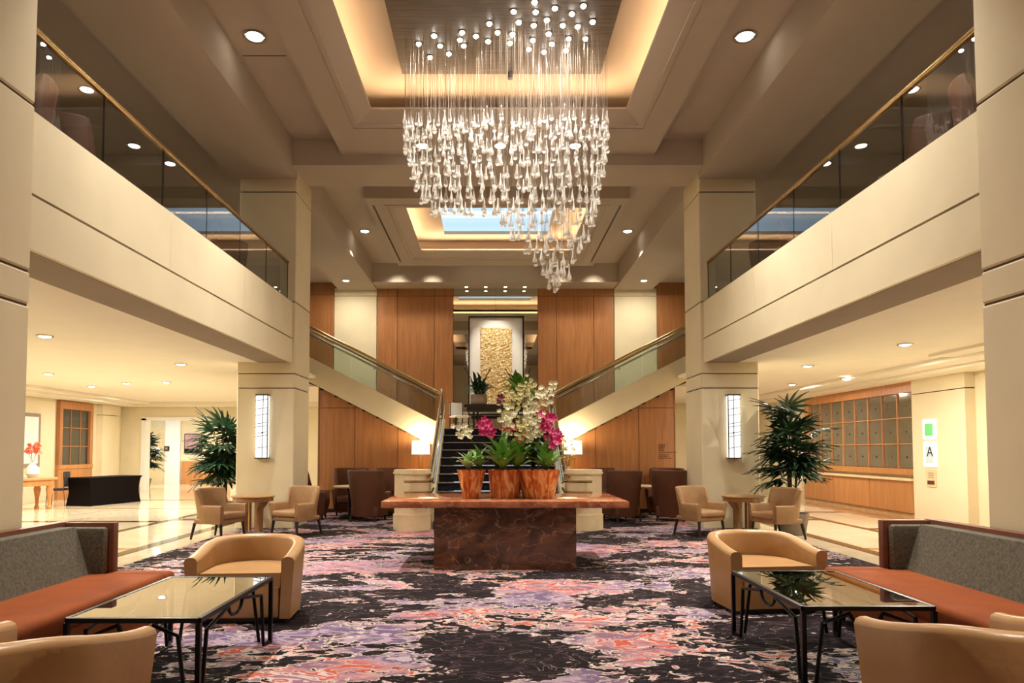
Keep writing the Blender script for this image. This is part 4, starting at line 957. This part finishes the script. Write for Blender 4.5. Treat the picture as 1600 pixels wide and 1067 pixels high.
e = empty('landing_chair', (-1.06, 19.7, 2.0), 0.5); tag(e, 'black framed chair with cream seat at the left of the landing console', 'chair')
MB().rbox(-0.22, 0.22, -0.22, 0.22, 0.42, 0.48, 0.02, 2).build('seat', 'white', e); MB().rbox(-0.22, 0.22, 0.19, 0.23, 0.5, 0.86, 0.02, 2).build('backrest', 'white', e)
for sx in (-1, 1):
    for sy in (-1, 1): MB().tube([(sx*0.2, sy*0.2, 0), (sx*0.2, sy*0.2, 0.44 if sy < 0 else 0.88)], 0.018, 6).build('leg', 'darkwood', e)

# =================================================================== RIGHT LOBBY: GRIDDED MIRROR AND CABINETS
gy0, gy1 = 15.06, 20.32
e = empty('gridded_mirror', (9.25, (gy0 + gy1)/2, 0.95)); tag(e, 'wood framed wall of smoked mirror panes in a grid above the honey cabinets', 'mirror')
yc = (gy0 + gy1)/2; hw = (gy1 - gy0)/2; zt_, zb_ = 2.07, 0.0
B(-0.05, 0.06, -hw, hw, 1.84, zt_).build('head_rail', 'wood2', e); B(-0.05, 0.06, -hw, hw, zb_ - 0.02, 0.12).build('bottom_rail', 'wood2', e)
B(-0.05, 0.06, -hw, -hw + 0.06, 0.12, 1.84).build('stile', 'wood2', e); B(-0.05, 0.06, hw - 0.30, hw, 0.12, 1.84).build('stile', 'wood2', e)
a0, a1 = -hw + 0.06, hw - 0.30; n = 8; zz = [0.12, 0.68, 1.27, 1.84]
for i in range(n):
    ya, yb = a0 + (a1 - a0)*i/n, a0 + (a1 - a0)*(i + 1)/n
    for j in range(3):
        p = B(-0.0, 0.02, ya + 0.012, yb - 0.012, zz[j] + 0.010, zz[j + 1] - 0.010).build('mirror_pane', 'antique', e)
        MB().lathe([(0.0001, -0.006), (0.022, -0.004), (0.026, 0.0)], 10).build('rosette', 'darkwood', p, True)
        p.children[0].location = (-0.002, (ya + yb)/2, (zz[j] + zz[j + 1])/2 - 0.02); p.children[0].rotation_euler = (0, PI/2, 0)
    if i: B(-0.03, 0.02, ya - 0.012, ya + 0.012, 0.12, 1.84).build('glazing_bar', 'wood2', e)
for z in zz[1:3]: B(-0.028, 0.02, a0, a1, z - 0.010, z + 0.010).build('glazing_bar', 'wood2', e)
g = 'honey cabinets under the gridded mirror'
for i in range(3):
    ya, yb = gy0 + (gy1 - gy0)*i/3, gy0 + (gy1 - gy0)*(i + 1)/3
    e = empty('cabinet', (9.2, (ya + yb)/2, 0)); h2 = (yb - ya)/2
    tag(e, 'honey wood low cabinet under the gridded mirror, ' + ['nearest the camera', 'middle of three', 'farthest from the camera'][i], 'cabinet', g)
    B(-0.02, 0.11, -h2, h2, 0.10, 0.80).build('body', 'reveal', e); B(-0.05, -0.02, -h2 + 0.006, h2 - 0.006, 0.10, 0.80).build('door', 'wood2', e); B(-0.01, 0.11, -h2, h2, 0, 0.10).build('plinth', 'floortan', e)
ct = B(9.10, 9.315, gy0, gy1, 0.805, 0.86).build('countertop', 'limestone', None); tag(ct, 'cream ledge running along the top of the honey cabinets', 'countertop')
# lit notices on the pilaster
def notice(z, h, m, label, back='print_white', letter=None):
    e = empty('wall_notice', (9.115, 14.38, z)); tag(e, label, 'notice')
    B(-0.03, 0.004, -0.20, 0.20, 0, h).build('case', back, e); B(-0.036, -0.03, -0.13, 0.13, 0.07, h - 0.09).build('sheet', m, e)
    return e
notice(1.72, 0.42, 'print_green', 'lit notice case with green sheet, uppermost on the right pilaster')
e = notice(1.14, 0.52, 'print_grey', 'lit notice case with a grade card reading A on the right pilaster')
cu = bpy.data.curves.new('letter_a', 'FONT'); cu.body = 'A'; cu.size = 0.30; cu.extrude = 0.002; cu.align_x = 'CENTER'
to = bpy.data.objects.new('tmp', cu); C.objects.link(to); dg = bpy.context.evaluated_depsgraph_get(); me = bpy.data.meshes.new_from_object(to.evaluated_get(dg)); bpy.data.objects.remove(to)
me.materials.clear(); me.materials.append(M['ink']); link('letter', me, e, (-0.040, -0.03, 0.22), (PI/2, 0, -PI/2))
e = empty('wall_notice', (9.115, 14.38, 0.72)); tag(e, 'small cream plaque with a brown block, lowest on the right pilaster', 'notice')
B(-0.012, 0.004, -0.16, 0.16, 0, 0.36).build('plate', 'limestone', e); B(-0.018, -0.012, -0.11, 0.11, 0.05, 0.13).build('brown_block', 'brown', e)
for k in range(3): B(-0.015, -0.012, -0.09, 0.09, 0.19 + k*0.045, 0.205 + k*0.045).build('text_line', 'stone', e)

# =================================================================== LEFT LOBBY FURNITURE
e = empty('window_2', (-13.40, 21.7, 0.85)); e['kind'] = 'structure'
h2 = 0.87
B(-0.02, 0.10, -h2, h2, 1.91, 2.16).build('head_rail', 'wood', e); B(-0.02, 0.12, -h2, h2, 0.06, 0.18).build('sill', 'wood2', e)
B(-0.02, 0.10, -h2, h2, -0.85, 0.06).build('apron_panel', 'wood2', e)
for y in (-h2 + 0.05, h2 - 0.10): B(-0.02, 0.10, y - 0.05, y + 0.10, 0.18, 1.91).build('stile', 'wood', e)
for i in range(3):
    for j in range(3):
        ya = -h2 + 0.15 + i*0.50; za = 0.18 + j*0.577
        B(0.0, 0.02, ya + 0.01, ya + 0.49, za + 0.01, za + 0.567).build('pane', 'smokedark', e)
for i in (1, 2): B(0.0, 0.04, -h2 + 0.15 + i*0.50 - 0.012, -h2 + 0.15 + i*0.50 + 0.012, 0.18, 1.91).build('glazing_bar', 'wood', e)
for j in (1, 2): B(0.0, 0.04, -h2 + 0.1, h2 - 0.1, 0.18 + j*0.577 - 0.012, 0.18 + j*0.577 + 0.012).build('glazing_bar', 'wood', e)
e = empty('draped_table', (-10.9, 19.1, 0), math.radians(76)); tag(e, 'table wearing a black fitted stretch cloth below the left lobby window', 'table')
v = []; f = []; nn = 24
hl, hd = 0.92, 0.38
base = [(-hl, -hd), (hl, -hd), (hl, hd), (-hl, hd)]
rows = []
for z, k in ((0.0, 1.0), (0.12, 0.97), (0.35, 0.93), (0.55, 0.95), (0.68, 0.98), (0.74, 1.03), (0.755, 1.03)): rows.append([(x*k, y*(k*0.9 + 0.1), z) for x, y in base])
v = [p for r in rows for p in r]
for i in range(len(rows) - 1):
    for k in range(4): f.append((4*i + k, 4*i + (k + 1) % 4, 4*i + 4 + (k + 1) % 4, 4*i + 4 + k))
f += [(3, 2, 1, 0), tuple(4*(len(rows) - 1) + k for k in range(4))]
MB().add(v, f).build('cloth', 'blackcloth', e)
for sx in (-1, 1):
    for sy in (-1, 1): MB().tube([(sx*(hl - 0.03), sy*(hd - 0.03), 0), (sx*(hl - 0.03), sy*(hd - 0.03), 0.03)], 0.03, 8).build('foot', 'black', e)
e = empty('banquet_chair', (-11.62, 18.15, 0), math.radians(-75)); tag(e, 'navy chair with thin metal frame behind the black draped table', 'chair')
MB().rbox(-0.21, 0.21, -0.2, 0.2, 0.42, 0.48, 0.03, 2).build('seat', 'navy', e, True); MB().rbox(-0.20, 0.20, 0.18, 0.22, 0.52, 0.92, 0.02, 2).build('backrest', 'navy', e, True)
for sx in (-1, 1):
    MB().tube([(sx*0.21, 0.24, 0), (sx*0.21, 0.2, 0.48), (sx*0.2, 0.22, 0.92)], 0.012, 6).build('leg', 'steel', e); MB().tube([(sx*0.2, -0.2, 0), (sx*0.2, -0.18, 0.44)], 0.012, 6).build('leg', 'steel', e)
e = empty('carved_console', (-11.62, 16.7, 0), math.radians(80)); tag(e, 'carved honey wood console table at the left edge of the lobby', 'console table')
MB().rbox(-0.85, 0.85, -0.28, 0.28, 0.74, 0.80, 0.01, 1).build('table_top', 'tablewood', e); MB().box(-0.78, 0.78, -0.24, 0.24, 0.60, 0.74).build('apron', 'wood2', e)
for sx in (-1, 1):
    for sy in (-1, 1): MB().lathe([(0.05, 0), (0.06, 0.06), (0.035, 0.10), (0.05, 0.30), (0.085, 0.50), (0.07, 0.56), (0.085, 0.60)], 12, (sx*0.70, sy*0.18, 0)).build('leg', 'wood2', e, True)
e = empty('orchid_vase', (-11.60, 17.10, 0.80)); tag(e, 'white vase with orange-red flowers on the carved console', 'vase')
MB().lathe([(0.07, 0), (0.16, 0.10), (0.15, 0.22), (0.06, 0.34), (0.07, 0.38)], 20).build('vase', 'white', e, True)
for k in range(30):
    a = rl.uniform(0, 2*PI); r = 0.16*math.sqrt(rl.random()); link('blossom', BL['coral'], e, (r*math.cos(a), r*math.sin(a), 0.72 + rl.uniform(-.12, .14)), (1.1, 0, a), 1.6)
for k in range(5): MB().tube([(0, 0, 0.3), (0.1*math.cos(k*1.26), 0.1*math.sin(k*1.26), 0.68)], 0.005, 4).build('stem', 'stem', e)
pc = empty('framed_picture', (-13.40, 19.2, 1.0)); tag(pc, 'pale framed picture panel on the left lobby wall above the carved console', 'picture')
B(-0.015, 0.03, -0.85, 0.85, 0, 1.55).build('frame', 'stone', pc); B(0.03, 0.035, -0.75, 0.75, 0.1, 1.45).build('picture', 'white', pc)
e = empty('wall_phone', (-14.3, 29.83, 1.55)); tag(e, 'small black box on the white casing in the far left corridor', 'wall box'); B(-0.10, 0.10, -0.06, 0.0, -0.1, 0.1).build('box', 'black', e); B(-0.05, 0.05, -0.065, -0.06, -0.05, 0.05).build('panel', 'stone', e)

e = empty('corridor_picture', (-13.2, 29.95, 1.35)); tag(e, 'dark based pink abstract picture in the far left corridor behind the palm', 'picture')
B(-0.38, 0.38, -0.05, 0, 0, 0.85).build('frame', 'black', e); B(-0.35, 0.35, -0.055, -0.05, 0.20, 0.82).build('picture', plain('pink_print', L(172, 132, 138), 0.6, var=0.3, scale=5), e)
